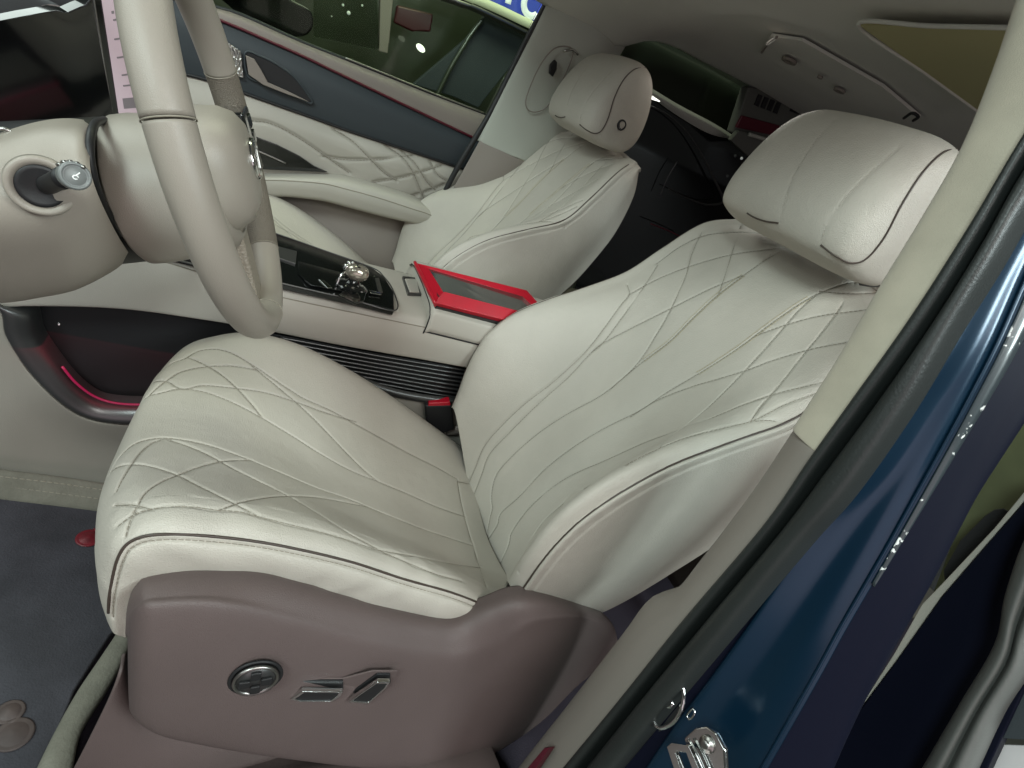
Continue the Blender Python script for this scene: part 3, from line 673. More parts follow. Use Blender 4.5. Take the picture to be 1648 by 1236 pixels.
skinobj('lower_cover', [d0, d1, d2, d3, d4, d5], M['wheel'], DASH, 70, 70)
tube('column_gap_shade', A([(172, 199), (158, 205), (151, 222), (149, 250), (152, 278), (160, 310), (173, 340), (190, 370), (205, 396), (216, 408)], 'y', [.0, -.04, -.07, -.085, -.09, -.09, -.08, -.065, -.04, -.02])+np.array([-.004, .009, 0]), .0034, M['black'], DASH)  # dark of the open gap round the column, added as a black tube
# recess ring, socket and stalk
rc = at(66, 300, 'y', -.103); ra = np.array([.25, -1, .25])
lathe('socket_ring', [(.0155, -.006), (.0165, .000), (.0205, .0022), (.0225, .001), (.0235, -.004)], rc, ra, M['wheel'], DASH, 48)
lathe('socket', [(.001, .0), (.013, .0), (.0160, .0012), (.0165, -.004)], rc, ra, M['black'], DASH, 40)
STK = tube('indicator_stalk', [at(76, 298, 'y', -.105), at(92, 291, 'y', -.13), at(106, 285, 'y', -.15)], [.007, .007, .008], M['black'], DASH, n=24)
s1 = at(106, 284, 'y', -.150); s2 = at(121, 283, 'y', -.178); sa = s2-s1
lathe('stalk_collar', [(.008, -.012), (.0092, -.010), (.0092, -.002), (.0085, -.001)], s2, sa, M['stalkg'], STK, 28)
for q in range(5):
    a_ = math.radians(60+q*22)
    tube('collar_ridge', [s2+np.array([math.cos(a_)*.0095, -.0, math.sin(a_)*.0095])-sa/np.linalg.norm(sa)*k for k in (.003, .011)], .0014, M['satin'], STK, n=6)
lathe('stalk_end', [(.001, .0005), (.0062, .0005), (.0066, 0), (.0070, .0008), (.0088, .0008), (.0095, -.0008), (.0094, -.004)], s2, sa, M['stalkg'], STK, 40)
lathe('end_ring', [(.0071, .001), (.0076, .0016), (.0088, .0013), (.0093, 0)], s2, sa, M['stalkg'], STK, 40, cap=False)
an = sa/np.linalg.norm(sa); ex = np.cross([0, 0, 1], an); ex /= np.linalg.norm(ex); ey = np.cross(an, ex)
tube('lamp_icon', [s2+an*.0012+ex*math.cos(t)*.0016+ey*math.sin(t)*.0013-ey*.001 for t in np.linspace(0, 5.4, 14)], .00045, M['ledw'], STK, n=6)
tube('lamp_icon', [s2+an*.0012+ex*.0005+ey*.0005, s2+an*.0012+ex*.0024+ey*.0026], .00045, M['ledw'], STK, n=6)
# black upper dash and instrument hood
u0 = A([(-100, 60), (0, 34), (40, 26), (90, 17), (110, 20), (128, 12), (138, 8), (146, 2)], 'y', .12)
u1 = A([(-100, 245), (0, 225), (40, 215), (90, 200), (115, 197), (140, 196), (160, 198), (182, 200)], 'y', [.10, .10, .10, .10, .11, .12, .12, .12])
plate('instrument_panel', list(A([(-100, 60), (0, 34), (40, 26), (90, 17), (110, 20), (128, 12), (138, 8), (148, -4), (186, 200), (150, 215), (60, 225), (-100, 250)], 'y', [.06, .07, .07, .075, .08, .08, .08, .08, .20, .20, .20, .19])), (-.01, .01, 0), M['blackg'], DASH, .001)
u2 = u0+np.array([-.45, .1, .03]); skinobj('dash_top', [u0+np.array([0, 0, .002]), u2], M['black'], DASH, 30, 8, solid=.006)
tube('hood_edge', A([(-20, 40), (0, 33), (40, 24), (75, 10), (95, 12), (112, 17), (125, 11), (142, 6)], 'y', .118), .0016, M['taupe'], DASH)
tube('vent_trim', A([(-30, 215), (0, 207), (20, 213), (-10, 226)], 'y', -.01), .0018, M['satin'], DASH)
bx = [(-1.1, .30, .30), (-.86, .30, .30), (-.80, .30, .56), (-1.1, .30, .60)]
plate('dash_body', bx, (0, .75, 0), M['black'], DASH, .01)
# ---------------------------------------------------------------- centre screen
SCR = thing('touch_screen', at(200, 100, 'y', .36), 'tall lit touch screen with pale pink menu behind the steering wheel', 'screen')
q = [at(146, -30, 'y', .30), at(181, 192, 'y', .30), at(286, 185, 'y', .42), at(262, -60, 'y', .42)]
plate('screen_body', q, (-.012, 0, -.003), M['blackg'], SCR, .001)
tube('bezel', [q[0], q[1]], .0013, M['satin'], SCR)
def sq(u, v):   # u along the screen from the left edge, v downwards
    return q[0]*(1-u)*(1-v)+q[3]*u*(1-v)+q[1]*(1-u)*v+q[2]*u*v
def sp(nm, u0, u1, v0, v1, mt, lift=.0012):
    L = np.array([.0, -.0, 0])+np.array([lift, -lift*.3, lift*.25])
    plate(nm, [sq(u0, v0)+L, sq(u0, v1)+L, sq(u1, v1)+L, sq(u1, v0)+L], (-.0008, 0, 0), mt, SCR, 0)
sp('menu_page', .09, .93, .02, .96, M['screen'])
for v in (.27, .40, .53, .66, .74):
    for k in range(3):
        u_ = .20+.24*k+random.uniform(-.04, .04); sp('menu_mark', u_, u_+.09, v, v+.011, M['screengrey'], .0022)
for k in range(6): sp('menu_mark', .18+.06*k, .205+.06*k, .215, .232, M['screengrey'], .0022)
sp('menu_picture', .16, .34, .84, .92, M['screengrey'], .0022); sp('menu_picture', .36, .60, .82, .92, M['screengrey'], .0022)
sp('menu_icon', .36, .50, .12, .19, M['screenblue'], .0022)

# ================================================================ PASSENGER DOOR
DY = 1.08
PD = thing('passenger_door', (-.2, DY, .3), 'closed front passenger door with blue grey panel and cream armrest', 'car door')
c3 = lambda L: [(300+u/2.747, v/2.747) for u, v in L]
win = c3([(-150, -110), (60, 15), (200, 60), (300, 100), (500, 190), (700, 270), (900, 350), (1100, 430), (1310, 510), (1420, 560)])
redl = c3([(-150, -60), (100, 66), (250, 130), (375, 185), (500, 240), (625, 300), (750, 360), (1000, 480), (1270, 608), (1400, 668)])
pbt = c3([(-150, 300), (60, 345), (220, 400), (360, 450), (500, 500), (625, 545), (750, 590), (1000, 672), (1195, 738), (1320, 780)])
armt = c3([(-150, 740), (150, 750), (320, 762), (450, 762), (600, 765), (700, 772), (850, 812), (1000, 862), (1090, 912), (1200, 980)])
armm = c3([(-150, 780), (150, 790), (350, 797), (450, 800), (600, 812), (700, 835), (850, 876), (1000, 925), (1080, 952), (1190, 1010)])
armb = c3([(-150, 860), (150, 862), (350, 868), (450, 868), (600, 885), (700, 910), (850, 950), (1000, 985), (1060, 998), (1180, 1030)])
lowp = c3([(-150, 1400), (150, 1350), (350, 1300), (450, 1300), (600, 1300), (700, 1300), (850, 1300), (1000, 1300), (1060, 1300), (1180, 1300)])
Wn, Rd = A(win, 'y', DY-.005), A(redl, 'y', DY-.035)
skinobj('belt_trim', [Wn+np.array([0, .02, 0]), Wn, Rd*.5+Wn*.5+np.array([0, -.008, .006]), Rd+np.array([0, .001, 0])], M['taupe2'], PD, 60, 20)
tube('red_trim_line', Rd+np.array([0, -.004, 0]), .0035, M['redline'], PD)
Pb = A(pbt, 'y', DY-.045)
skinobj('upper_panel', [Rd+np.array([0, .002, -.004]), Rd*.7+Pb*.3+np.array([0, -.010, 0]), Rd*.3+Pb*.7+np.array([0, -.008, 0]), Pb], M['bluegrey'], PD, 60, 24)
tube('panel_edge', Pb+np.array([0, -.003, .001]), .004, M['black'], PD)
# quilted insert with its own seams
At = A(armt, 'y', DY-.045)
QG = skin([Pb+np.array([0, .004, -.003]), Pb*.7+At*.3+np.array([0, -.012, 0]), Pb*.3+At*.7+np.array([0, -.008, 0]), At+np.array([0, 0, -.01])], 300, 110)
QS = [[(600, 690), (700, 705), (850, 705), (1000, 685)], [(830, 805), (950, 785), (1040, 760), (1130, 730)], [(990, 870), (1080, 840), (1165, 805)],
      [(650, 570), (730, 620), (800, 690), (870, 760), (930, 800)], [(950, 665), (1010, 720), (1060, 800), (1100, 840)], [(1080, 715), (1110, 770), (1150, 800)], [(880, 640), (960, 700), (1010, 780), (1050, 880)],
      [(250, 530), (370, 545), (480, 600), (600, 680), (720, 765)]]
ql = [cr(locate(QG, c3(L)), 50) for L in QS]
nq = normals(QG); sq_ = 1 if (nq*(CAM-QG)).sum(-1).mean() > 0 else -1
QG = carve(QG, ql, sign=sq_, depth=.004, width=.005, puff=.0035, pr=.03)
gridmesh('quilted_insert', QG, M['leather2'], PD, solid=.004, off=-sq_)
stitches('insert_stitching', [onsurf(l, QG, sq_, .0) for l in ql], M['thread'], PD, r=.0009, dash=.008, gap=.001)
# armrest and lower panel
Am, Ab = A(armm, 'y', DY-.125), A(armb, 'y', DY-.11)
skinobj('door_armrest', [At+np.array([0, .01, -.004]), At+np.array([0, -.03, .0]), Am*.4+At*.6+np.array([0, -.035, .004]), Am, Am*.5+Ab*.5+np.array([0, -.008, 0]), Ab, Ab+np.array([0, .06, -.004])], M['leather2'], PD, 70, 40)
tube('armrest_seam', Am+np.array([0, -.002, .001]), .0013, M['thread'], PD)
Lp = A(lowp, 'y', DY-.06)
skinobj('lower_panel', [Ab+np.array([0, .06, .01]), Ab*.8+Lp*.2+np.array([0, .05, 0]), Ab*.4+Lp*.6+np.array([0, .0, 0]), Lp], M['taupe2'], PD, 50, 30)
pk = A(c3([(200, 960), (360, 970), (450, 990), (550, 1040), (650, 1092), (700, 1125), (760, 1180)]), 'y', DY-.12)
skinobj('door_pocket', [pk+np.array([0, .03, 0]), pk, pk+np.array([0, -.003, -.02]), pk+np.array([0, .0, -.25])], M['leather2'], PD, 40, 20)
# switch pocket, handle recess and speaker
plate('window_switch_panel', A(c3([(200, 590), (290, 598), (400, 640), (500, 690), (565, 735), (625, 762), (320, 748), (200, 735)]), 'y', DY-.064), (0, .01, 0), M['blackg'], PD, .002)
tube('switch_trim', A(c3([(300, 660), (370, 690), (440, 722)]), 'y', DY-.068), .0022, M['satin'], PD)
rc_ = A(c3([(262, 232), (330, 250), (400, 285), (480, 345), (552, 440), (548, 458), (470, 425), (350, 372), (272, 335)]), 'y', DY-.058)
plate('handle_recess', rc_, (0, .01, 0), M['black'], PD, .001)
tube('recess_rim', rc_, .0028, M['bluegrey'], PD, closed=True)
hd = A(c3([(262, 245), (300, 262), (330, 310), (360, 365), (440, 400), (540, 450), (440, 415), (340, 375), (275, 330)]), 'y', DY-.07)
plate('door_handle', hd, (0, .006, 0), M['taupe2'], PD, .001)
plate('speaker_grille', A(c3([(130, 175), (185, 190), (240, 228), (252, 345), (200, 330), (160, 240)]), 'y', DY-.064), (0, .006, 0), M['speaker'], PD, .001)
tube('window_seal', Wn+np.array([0, .006, .004]), .005, M['rubber'], PD)
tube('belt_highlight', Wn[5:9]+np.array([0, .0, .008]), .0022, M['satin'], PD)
# glass and the upper frame of the door
gl = [at(230, -130, 'y', DY+.01), at(300, -10, 'y', DY+.01), at(560, 100, 'y', DY+.01), at(780, 186, 'y', DY+.01), at(905, -60, 'y', DY-.03), at(700, -140, 'y', DY-.02)]
plate('window_glass', gl, (0, .004, 0), M['glass'], PD, 0)
DM = thing('door_mirror', at(440, 35, 'y', DY+.18), 'black door mirror seen through the passenger window', 'door mirror')
P = A([(345, -20), (372, 12), (410, 42), (450, 56), (488, 58), (503, 44), (500, 18), (470, 0), (430, -25)], 'y', DY+.14)
plate('mirror_housing', P, (.0, .10, 0), M['blackg'], DM, .02, rnd=40)
plate('mirror_trim', A([(386, 20), (394, 22), (412, 38), (404, 36)], 'y', DY+.135), (0, .01, 0), M['chrome'], DM, .001)

# ================================================================ PASSENGER-SIDE PILLAR
PP = thing('passenger_pillar', (.25, 1.06, .3), 'cream upholstered pillar with seat belt slot behind the passenger headrest', 'car pillar')
sl = [(912, -60), (880, 4), (850, 60), (820, 120), (790, 180), (765, 222), (735, 272), (698, 345)]
sp_ = A(sl, 'y', DY-.085)
tube('black_seal', sp_, .0085, M['black'], PP, flat=((0, 1, 0), 1.0))
pa = A([(915, -60), (883, 8), (855, 65), (826, 122), (797, 180), (773, 228)], 'y', DY-.095); pb_ = A([(1040, -60), (1000, 20), (960, 90), (930, 160), (900, 220), (850, 262)], 'y', DY-.125)
skinobj('pillar_trim', [pa+np.array([0, .03, 0]), pa, pa*.5+pb_*.5+np.array([0, -.01, 0]), pb_, pb_+np.array([.08, .04, -.02])], M['ceil2'], PP, 40, 30)
pa2 = A([(772, 226), (745, 275), (705, 345), (660, 420)], 'y', DY-.095); pb2 = A([(850, 262), (820, 300), (800, 370), (770, 450)], 'y', DY-.122)
skinobj('lower_trim', [pa2, pa2*.5+pb2*.5+np.array([0, -.012, 0]), pb2, pb2+np.array([.08, .04, 0])], M['greytrim'], PP, 30, 20)
tube('slot_surround', A([(846, 165), (858, 128), (876, 95), (897, 76), (922, 82), (905, 130), (880, 172), (856, 180)], 'y', DY-.132), .0016, M['greytrim'], PP, closed=True)
plate('belt_slot', A([(884, 118), (886, 104), (893, 96), (897, 100), (896, 112), (890, 124)], 'y', DY-.136), (0, .008, 0), M['black'], PP, .002)
tube('slot_lip', A([(908, 82), (922, 80), (930, 88)], 'y', DY-.136), .003, M['satin'], PP)

# ================================================================ ROOF
def zc(x, y):
    w_ = min(1, abs((y-.36)/.63))**2
    return 1.25*(1-w_)+w_*(np.interp(x, [-.35, .38, .46, .8, 1.24, 2.2], [1.13, 1.145, 1.222, 1.257, 1.285, 1.2]) if y > .36 else 1.238)
rows = []
for x in np.linspace(-.35, 2.2, 30):
    rows.append([np.array([x, y, zc(x, y)]) for y in np.linspace(-.30, .99, 16)])
CEIL = skinobj('ceiling', [np.array(r) for r in rows], M['ceil'], None, 60, 60, solid=.01, bevel=0, kind='structure')
ZC = 1.236
SH_ = thing('sunroof_blind', at(1510, 80, 'z', ZC), 'olive fabric sunroof blind in the ceiling at top right', 'sunroof blind')
plate('blind_fabric', A([(1382, 41), (1500, 43), (1640, 46), (1680, 60), (1700, 200), (1600, 200), (1577, 180), (1490, 118)], 'z', ZC-.012), (0, 0, .004), M['shade'], SH_, .001)
tube('blind_frame', A([(1640, 45), (1500, 42), (1382, 40), (1490, 118), (1577, 181)], 'z', ZC-.012), .003, M['ceil'], SH_)
RL = thing('roof_console', at(1310, 110, 'z', ZC), 'grey roof console with round reading lamps set in the ceiling', 'roof console')
zr = ZC-.006
plate('console_plate', A([(1222, 86), (1240, 58), (1290, 66), (1420, 140), (1480, 190), (1400, 178), (1310, 140)], 'z', zr+.0045), (0, 0, .006), M['ceil'], RL, .001)
for p, r in (((1271, 96), .017), ((1352, 144), .013), ((1321, 122), .006)):
    lathe('reading_lamp', [(.001, .002), (r*.55, .002), (r*.6, .006), (r, .005), (r*1.05, 0)], at(*p, 'z', zr), (0, 0, -1), M['greytrim'], RL, 24)
tube('grab_handle', A([(1226, 84), (1236, 70), (1250, 60)], 'z', zr-.006), .003, M['greytrim'], RL)
tube('coat_hook', A([(1455, 190), (1468, 182), (1478, 188), (1470, 194)], 'z', zr-.02), .003, M['black'], RL)

# ================================================================ REAR COMPARTMENT
RD = thing('rear_passenger_door', (.9, 1.06, .4), 'dark rear passenger door with chrome edged pull seen between headrests', 'car door')
yR = 1.05
plate('rear_door_panel', A([(985, 140), (1040, 148), (1195, 232), (1300, 290), (1300, 560), (900, 560), (980, 260)], 'y', yR), (0, .02, 0), M['blackg'], RD, .003)
plate('rear_window', A([(995, 118), (1006, 62), (1030, 55), (1062, 62), (1210, 150), (1260, 230), (1200, 236), (1040, 150)], 'y', yR+.02), (0, .004, 0), M['rearglass'], RD, 0)
b0 = A([(1020, 130), (1045, 141), (1090, 168), (1150, 200), (1185, 222)], 'y', yR-.012)
skinobj('rear_belt_trim', [b0, b0+np.array([0, -.01, -.012]), A([(1020, 138), (1042, 150), (1085, 182), (1140, 214), (1184, 224)], 'y', yR-.012)], M['ceil2'], RD, 30, 8)
plate('lamp_reflector', A([(1048, 154), (1064, 159), (1062, 164), (1046, 159)], 'y', yR-.02), (0, .004, 0), M['lampon'], RD, .001)
tube('chrome_pull', A([(1040, 168), (1075, 185), (1105, 212), (1130, 250), (1150, 290), (1163, 318), (1160, 327), (1135, 329), (1105, 318), (1075, 304)], 'y', yR-.03), [.004, .002, .0018, .0022, .003, .0045, .004, .003, .002, .0015], M['darksatin'], RD)
tube('chrome_pull', A([(1090, 260), (1075, 285), (1062, 315)], 'y', yR-.03), .0018, M['darksatin'], RD)
tube('red_light_line', A([(1047, 360), (1075, 371), (1104, 385)], 'y', yR-.04), .002, M['redline'], RD)
for p in ((1181, 288), (1194, 255)): lathe('door_speck', [(.001, .001), (.004, .001), (.005, -.003)], at(*p, 'y', yR-.02), (0, -1, 0), M['ledw'], RD, 10)
CP = thing('rear_pillar', (1.3, 1.0, .9), 'grey rear pillar trim with slotted air vent beside driver headrest', 'car pillar')
plate('rear_trim', A([(1205, 140), (1290, 150), (1420, 200), (1420, 300), (1250, 240), (1180, 215)], 'y', yR-.10), (0, .04, 0), M['dimtrim'], CP, .006)
for k in range(4): plate('vent_slot', A([(1222+k*10, 152+k*4), (1228+k*10, 154+k*4), (1221+k*10, 172+k*4), (1215+k*10, 169+k*4)], 'y', yR-.106), (0, .01, 0), M['black'], CP, .001)
for k in range(3): plate('vent_slot', A([(1276+k*14, 172+k*4), (1286+k*14, 176+k*4), (1284+k*14, 184+k*4), (1272+k*14, 179+k*4)], 'y', yR-.106), (0, .01, 0), M['black'], CP, .001)
plate('red_band', A([(1195, 186), (1262, 204), (1262, 222), (1185, 205)], 'y', yR-.108), (0, .01, 0), M['redline'], CP, .002)
plate('trim_bracket', A([(1176, 226), (1190, 210), (1225, 220), (1240, 250), (1205, 252)], 'y', yR-.12), (0, .02, 0), M['dimtrim'], CP, .003)
tube('pale_edge', A([(1205, 216), (1235, 225), (1262, 232)], 'y', yR-.13), .006, M['ceil2'], CP)
RS = thing('rear_seat', (.9, .6, .3), 'dark brown rear seat base behind the passenger seat', 'car seat')
rsx = .62
g = skin([[np.array([rsx, y, .10]) for y in (-.35, 0, .4, .8, 1.02)], [np.array([rsx-.02, y, .34]) for y in (-.35, 0, .4, .8, 1.02)], [np.array([rsx+.05, y, .42]) for y in (-.35, 0, .4, .8, 1.02)], [np.array([rsx+.5, y, .38]) for y in (-.35, 0, .4, .8, 1.02)]], 30, 30)
gridmesh('rear_cushion', g, M['seatback'], RS, solid=.01)
g = skin([[np.array([rsx+.48, y, .36]) for y in (-.35, 0, .4, .8, 1.0)], [np.array([rsx+.66, y, .75]) for y in (-.35, 0, .4, .8, 1.0)], [np.array([rsx+.75, y, .98]) for y in (-.35, 0, .4, .8, 1.0)]], 30, 30)
gridmesh('rear_backrest', g, M['black'], RS, solid=.03)
TG = thing('tailgate', (2.1, .36, .3), 'black tailgate lining closing the rear of the cabin', 'tailgate')
box('tailgate_lining', (2.05, -.40, 0), (2.12, 1.12, 1.2), M['black'], TG, .01)

# ================================================================ NEAR PILLAR (B pillar at the driver's door)
NP = thing('driver_side_pillar', (.03, -.42, 0), 'deep blue painted door pillar with cream trim and black rubber seals at right', 'car pillar')
X0 = .015
L_up = [(1665, -80), (1640, 0), (1600, 120), (1555, 238), (1495, 345), (1430, 450), (1362, 570), (1288, 688)]
R_up = [(1760, 60), (1715, 120), (1680, 175), (1610, 290), (1545, 395), (1480, 500), (1395, 620), (1316, 730)]
a0 = A(L_up, 'x', X0+.03); a1 = A(R_up, 'x', X0)
skinobj('upper_trim', [a0+np.array([.10, .02, -.01]), a0+np.array([.02, .006, -.0]), a0, a0*.6+a1*.4+np.array([-.014, .004, .0]), a1, a1+np.array([.02, -.01, 0])], M['fabric'], NP, 70, 40)
L_lo = [(1286, 684), (1226, 775), (1175, 845), (1129, 904), (1088, 953), (1044, 970), (1000, 1027), (920, 1130), (830, 1245), (780, 1320)]
R_lo = [(1318, 730), (1275, 788), (1232, 847), (1170, 922), (1103, 998), (1050, 1062), (1000, 1125), (950, 1190), (905, 1245), (850, 1320)]
b0 = A(L_lo, 'x', X0+.025); b1 = A(R_lo, 'x', X0)
skinobj('lower_trim', [b0+np.array([.06, .02, -.01]), b0+np.array([.004, .002, 0]), b0*.5+b1*.5+np.array([-.008, 0, 0]), b1, b1+np.array([.01, -.01, 0])], M['greytrim'], NP, 70, 30)
def mid(a, b, t): return [(p[0]*(1-t)+q[0]*t, p[1]*(1-t)+q[1]*t) for p, q in zip(a, b)]
SLf = [(1790, 60), (1720, 120), (1648, 228), (1563, 369), (1469, 514), (1375, 646), (1309, 738), (1232, 849), (1103, 1000), (1000, 1128), (900, 1248), (840, 1320)]
SGp = [(1800, 110), (1720, 170), (1648, 272), (1585, 385), (1500, 520), (1407, 645), (1325, 752), (1250, 855), (1128, 1000), (1022, 1128), (925, 1250), (860, 1330)]
SRt = [(1830, 130), (1735, 200), (1648, 328), (1595, 420), (1530, 525), (1450, 660), (1360, 790), (1290, 870), (1175, 1008), (1070, 1135), (975, 1250), (900, 1340)]
def strip(nm, l, r, x, mt, bulge=.006, back=.02):
    p = A(l, 'x', x); r_ = A(r, 'x', x)
    return skinobj(nm, [p+np.array([back, 0, 0]), p, (p*.75+r_*.25)+np.array([-bulge*.8, 0, 0]), (p*.25+r_*.75)+np.array([-bulge*.8, 0, 0]), r_, r_+np.array([back, 0, 0])], mt, NP, 90, 24, solid=.002)
strip('inner_seal', SLf, mid(SLf, SGp, .74), X0-.006, M['rubber'], .009)
strip('seal_groove', mid(SLf, SGp, .60), mid(SGp, SRt, .40), X0+.008, M['black'], 0)
strip('outer_seal', mid(SGp, SRt, .22), SRt, X0-.006, M['rubber'], .009)
BLf = [(1850, 140), (1740, 205), (1650, 330), (1598, 422), (1530, 560), (1470, 650), (1400, 755), (1329, 837), (1265, 925), (1206, 1012), (1150, 1090), (1093, 1166), (1030, 1260), (970, 1350)]
RDG = [(1900, 140), (1780, 240), (1700, 350), (1655, 440), (1605, 552), (1560, 640), (1515, 723), (1463, 816), (1430, 875), (1396, 934), (1352, 1010), (1309, 1089), (1220, 1245), (1160, 1350)]
DRE = [(1960, 240), (1860, 360), (1780, 470), (1700, 590), (1648, 677), (1606, 742), (1566, 806), (1515, 904), (1485, 960), (1450, 1020), (1415, 1083), (1381, 1145), (1335, 1245), (1290, 1350)]
g0 = A(SRt, 'x', X0+.01); g1 = A(BLf, 'x', X0+.022)
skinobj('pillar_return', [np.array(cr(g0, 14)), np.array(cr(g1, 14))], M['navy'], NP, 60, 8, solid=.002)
B0, B1 = A(BLf, 'x', X0+.018), A(RDG, 'x', X0+.055); B2 = A(DRE, 'x', X0+.11)
skinobj('blue_flange', [B0+np.array([.006, .004, 0]), B0, B0*.65+B1*.35+np.array([.006, 0, 0]), B0*.25+B1*.75+np.array([.0, 0, 0]), B1+np.array([-.001, .002, 0]), B1+np.array([.004, -.003, 0])], M['blue'], NP, 100, 40, solid=.002, bevel=0)
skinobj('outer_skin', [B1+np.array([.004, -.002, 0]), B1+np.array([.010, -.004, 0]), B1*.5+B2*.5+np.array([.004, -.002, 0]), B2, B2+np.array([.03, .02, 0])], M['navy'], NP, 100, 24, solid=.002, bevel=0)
tube('flange_edge', B1+np.array([-.001, -.0005, 0]), .0016, M['blue'], NP)
# worn edge with bare primer showing
def scuff_mat():
    m = mat('scuffed_edge_paint', (.03, .04, .045), .3, coat=.5); nt = m.node_tree; N = nt.nodes; L = nt.links
    tc = N.new('ShaderNodeTexCoord'); n = N.new('ShaderNodeTexNoise'); n.inputs['Scale'].default_value = 150; n.inputs['Detail'].default_value = 4
    n2 = N.new('ShaderNodeTexNoise'); n2.inputs['Scale'].default_value = 22
    mu = N.new('ShaderNodeMath'); mu.operation = 'MULTIPLY'; r = N.new('ShaderNodeMapRange'); r.inputs[1].default_value = .33; r.inputs[2].default_value = .36
    L.new(tc.outputs['Object'], n.inputs['Vector']); L.new(tc.outputs['Object'], n2.inputs['Vector'])
    L.new(n.outputs[0], mu.inputs[0]); L.new(n2.outputs[0], mu.inputs[1]); L.new(mu.outputs[0], r.inputs[0])
    mx = N.new('ShaderNodeMix'); mx.data_type = 'RGBA'; mx.inputs[6].default_value = (.03, .04, .045, 1); mx.inputs[7].default_value = (.8, .82, .8, 1)
    L.new(r.outputs[0], mx.inputs[0]); L.new(mx.outputs[2], N['Principled BSDF'].inputs['Base Color']); return m
w0 = cr(B1[3:10], 60)+np.array([.002, -.0035, 0]); w1 = cr((B1*.72+B2*.28)[3:10], 60)+np.array([.002, -.0035, 0]); w1 = w0+(w1-w0)*np.linspace(1, .15, 60)[:, None]
skinobj('worn_edge', [w0, (w0+w1)/2+np.array([0, -.0015, 0]), w1], scuff_mat(), NP, 80, 10, solid=.0012, bevel=0)
# striker loop and latch plate
ST = thing('door_striker', at(1075, 1150, 'x', X0+.01), 'chrome door striker loop under the rubber seal', 'door striker')
tube('striker_loop', A([(1098, 1098), (1100, 1128), (1086, 1160), (1062, 1172), (1052, 1158), (1060, 1138), (1082, 1136), (1076, 1122)], 'x', X0), .0022, M['chrome'], ST)
plate('striker_plate', A([(1045, 1165), (1062, 1125), (1092, 1095), (1102, 1115), (1090, 1160), (1060, 1178)], 'x', X0+.015), (.004, 0, 0), M['darksatin'], ST, .001)
tube('plate_clip', A([(1105, 1152), (1116, 1140), (1118, 1148), (1110, 1158)], 'x', X0+.008), .001, M['chrome'], ST, closed=True)
CK = thing('door_check_bracket', at(1120, 1205, 'x', X0-.005), 'bright zinc bracket with bolt on the lower blue pillar', 'bracket')
plate('bracket_plate', A([(1100, 1188), (1118, 1172), (1136, 1169), (1152, 1180), (1166, 1206), (1168, 1245), (1120, 1260)], 'x', X0-.004), (.006, 0, 0), M['chrome'], CK, .002)
lathe('bolt', [(.001, .004), (.0035, .004), (.0045, .003), (.0048, .001), (.0075, .001), (.008, -.001)], at(1137, 1198, 'x', X0-.006), (-1, -.1, .1), M['satin'], CK, 24)
plate('bracket_loop', A([(1073, 1202), (1080, 1196), (1108, 1200), (1135, 1260), (1095, 1270)], 'x', X0-.014), (.006, 0, 0), M['chrome'], CK, .0015, hole=A([(1087, 1212), (1090, 1209), (1104, 1211), (1122, 1260), (1104, 1262)], 'x', X0-.014))
tube('bracket_edge', A([(1108, 1190), (1122, 1215), (1135, 1245)], 'x', X0-.008), .0016, M['chrome'], CK)

# ================================================================ REAR DRIVER-SIDE DOOR OPENING
RO = thing('open_rear_door', (.3, -.48, .2), 'open dark blue rear door with grey seal at the right edge', 'car door')
xr = .30
plate('olive_lining', A([(1530, 880), (1600, 745), (1648, 660), (1760, 520), (1760, 700), (1660, 790), (1500, 960)], 'x', xr+.06), (.004, 0, 0), M['olive'], RO, 0)
plate('black_pocket', A([(1518, 918), (1545, 870), (1585, 830), (1600, 820), (1614, 818), (1628, 826), (1560, 900), (1520, 935)], 'x', xr+.03), (.004, 0, 0), M['black'], RO, .001)
plate('pale_trim', A([(1375, 1152), (1440, 1050), (1484, 972), (1520, 935), (1600, 850), (1670, 765), (1700, 760), (1648, 806), (1590, 875), (1515, 962), (1440, 1068)], 'x', xr), (.01, 0, 0), M['leather2'], RO, .001)
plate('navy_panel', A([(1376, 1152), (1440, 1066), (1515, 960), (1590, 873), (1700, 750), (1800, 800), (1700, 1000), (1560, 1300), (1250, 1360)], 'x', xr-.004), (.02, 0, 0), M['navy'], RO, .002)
s_l = A([(1720, 760), (1655, 860), (1620, 955), (1603, 1035), (1545, 1135), (1484, 1240), (1450, 1300)], 'x', xr-.03); s_r = A([(1790, 850), (1700, 950), (1660, 1030), (1640, 1085), (1600, 1150), (1558, 1240), (1530, 1300)], 'x', xr-.03)
skinobj('rear_door_seal', [s_l+np.array([.03, 0, 0]), s_l, s_l*.6+s_r*.4+np.array([-.012, 0, 0]), s_l*.45+s_r*.55+np.array([-.002, 0, 0]), s_l*.2+s_r*.8+np.array([-.010, 0, 0]), s_r, s_r+np.array([.03, 0, 0])], M['sealgrey'], RO, 60, 40, solid=.002)
plate('rear_door_glass', A([(1800, 840), (1700, 960), (1660, 1032), (1600, 1152), (1585, 1186), (1800, 1200)], 'x', xr+.0), (.004, 0, 0), M['bluegrey'], RO, 0)
plate('white_sill', A([(1580, 1197), (1800, 1205), (1800, 1330), (1625, 1330)], 'x', xr+.02), (.004, 0, 0), M['white'], RO, .001)
plate('blue_edge', A([(1566, 1197), (1582, 1196), (1628, 1330), (1500, 1330)], 'x', xr+.016), (.004, 0, 0), M['blue'], RO, .001)
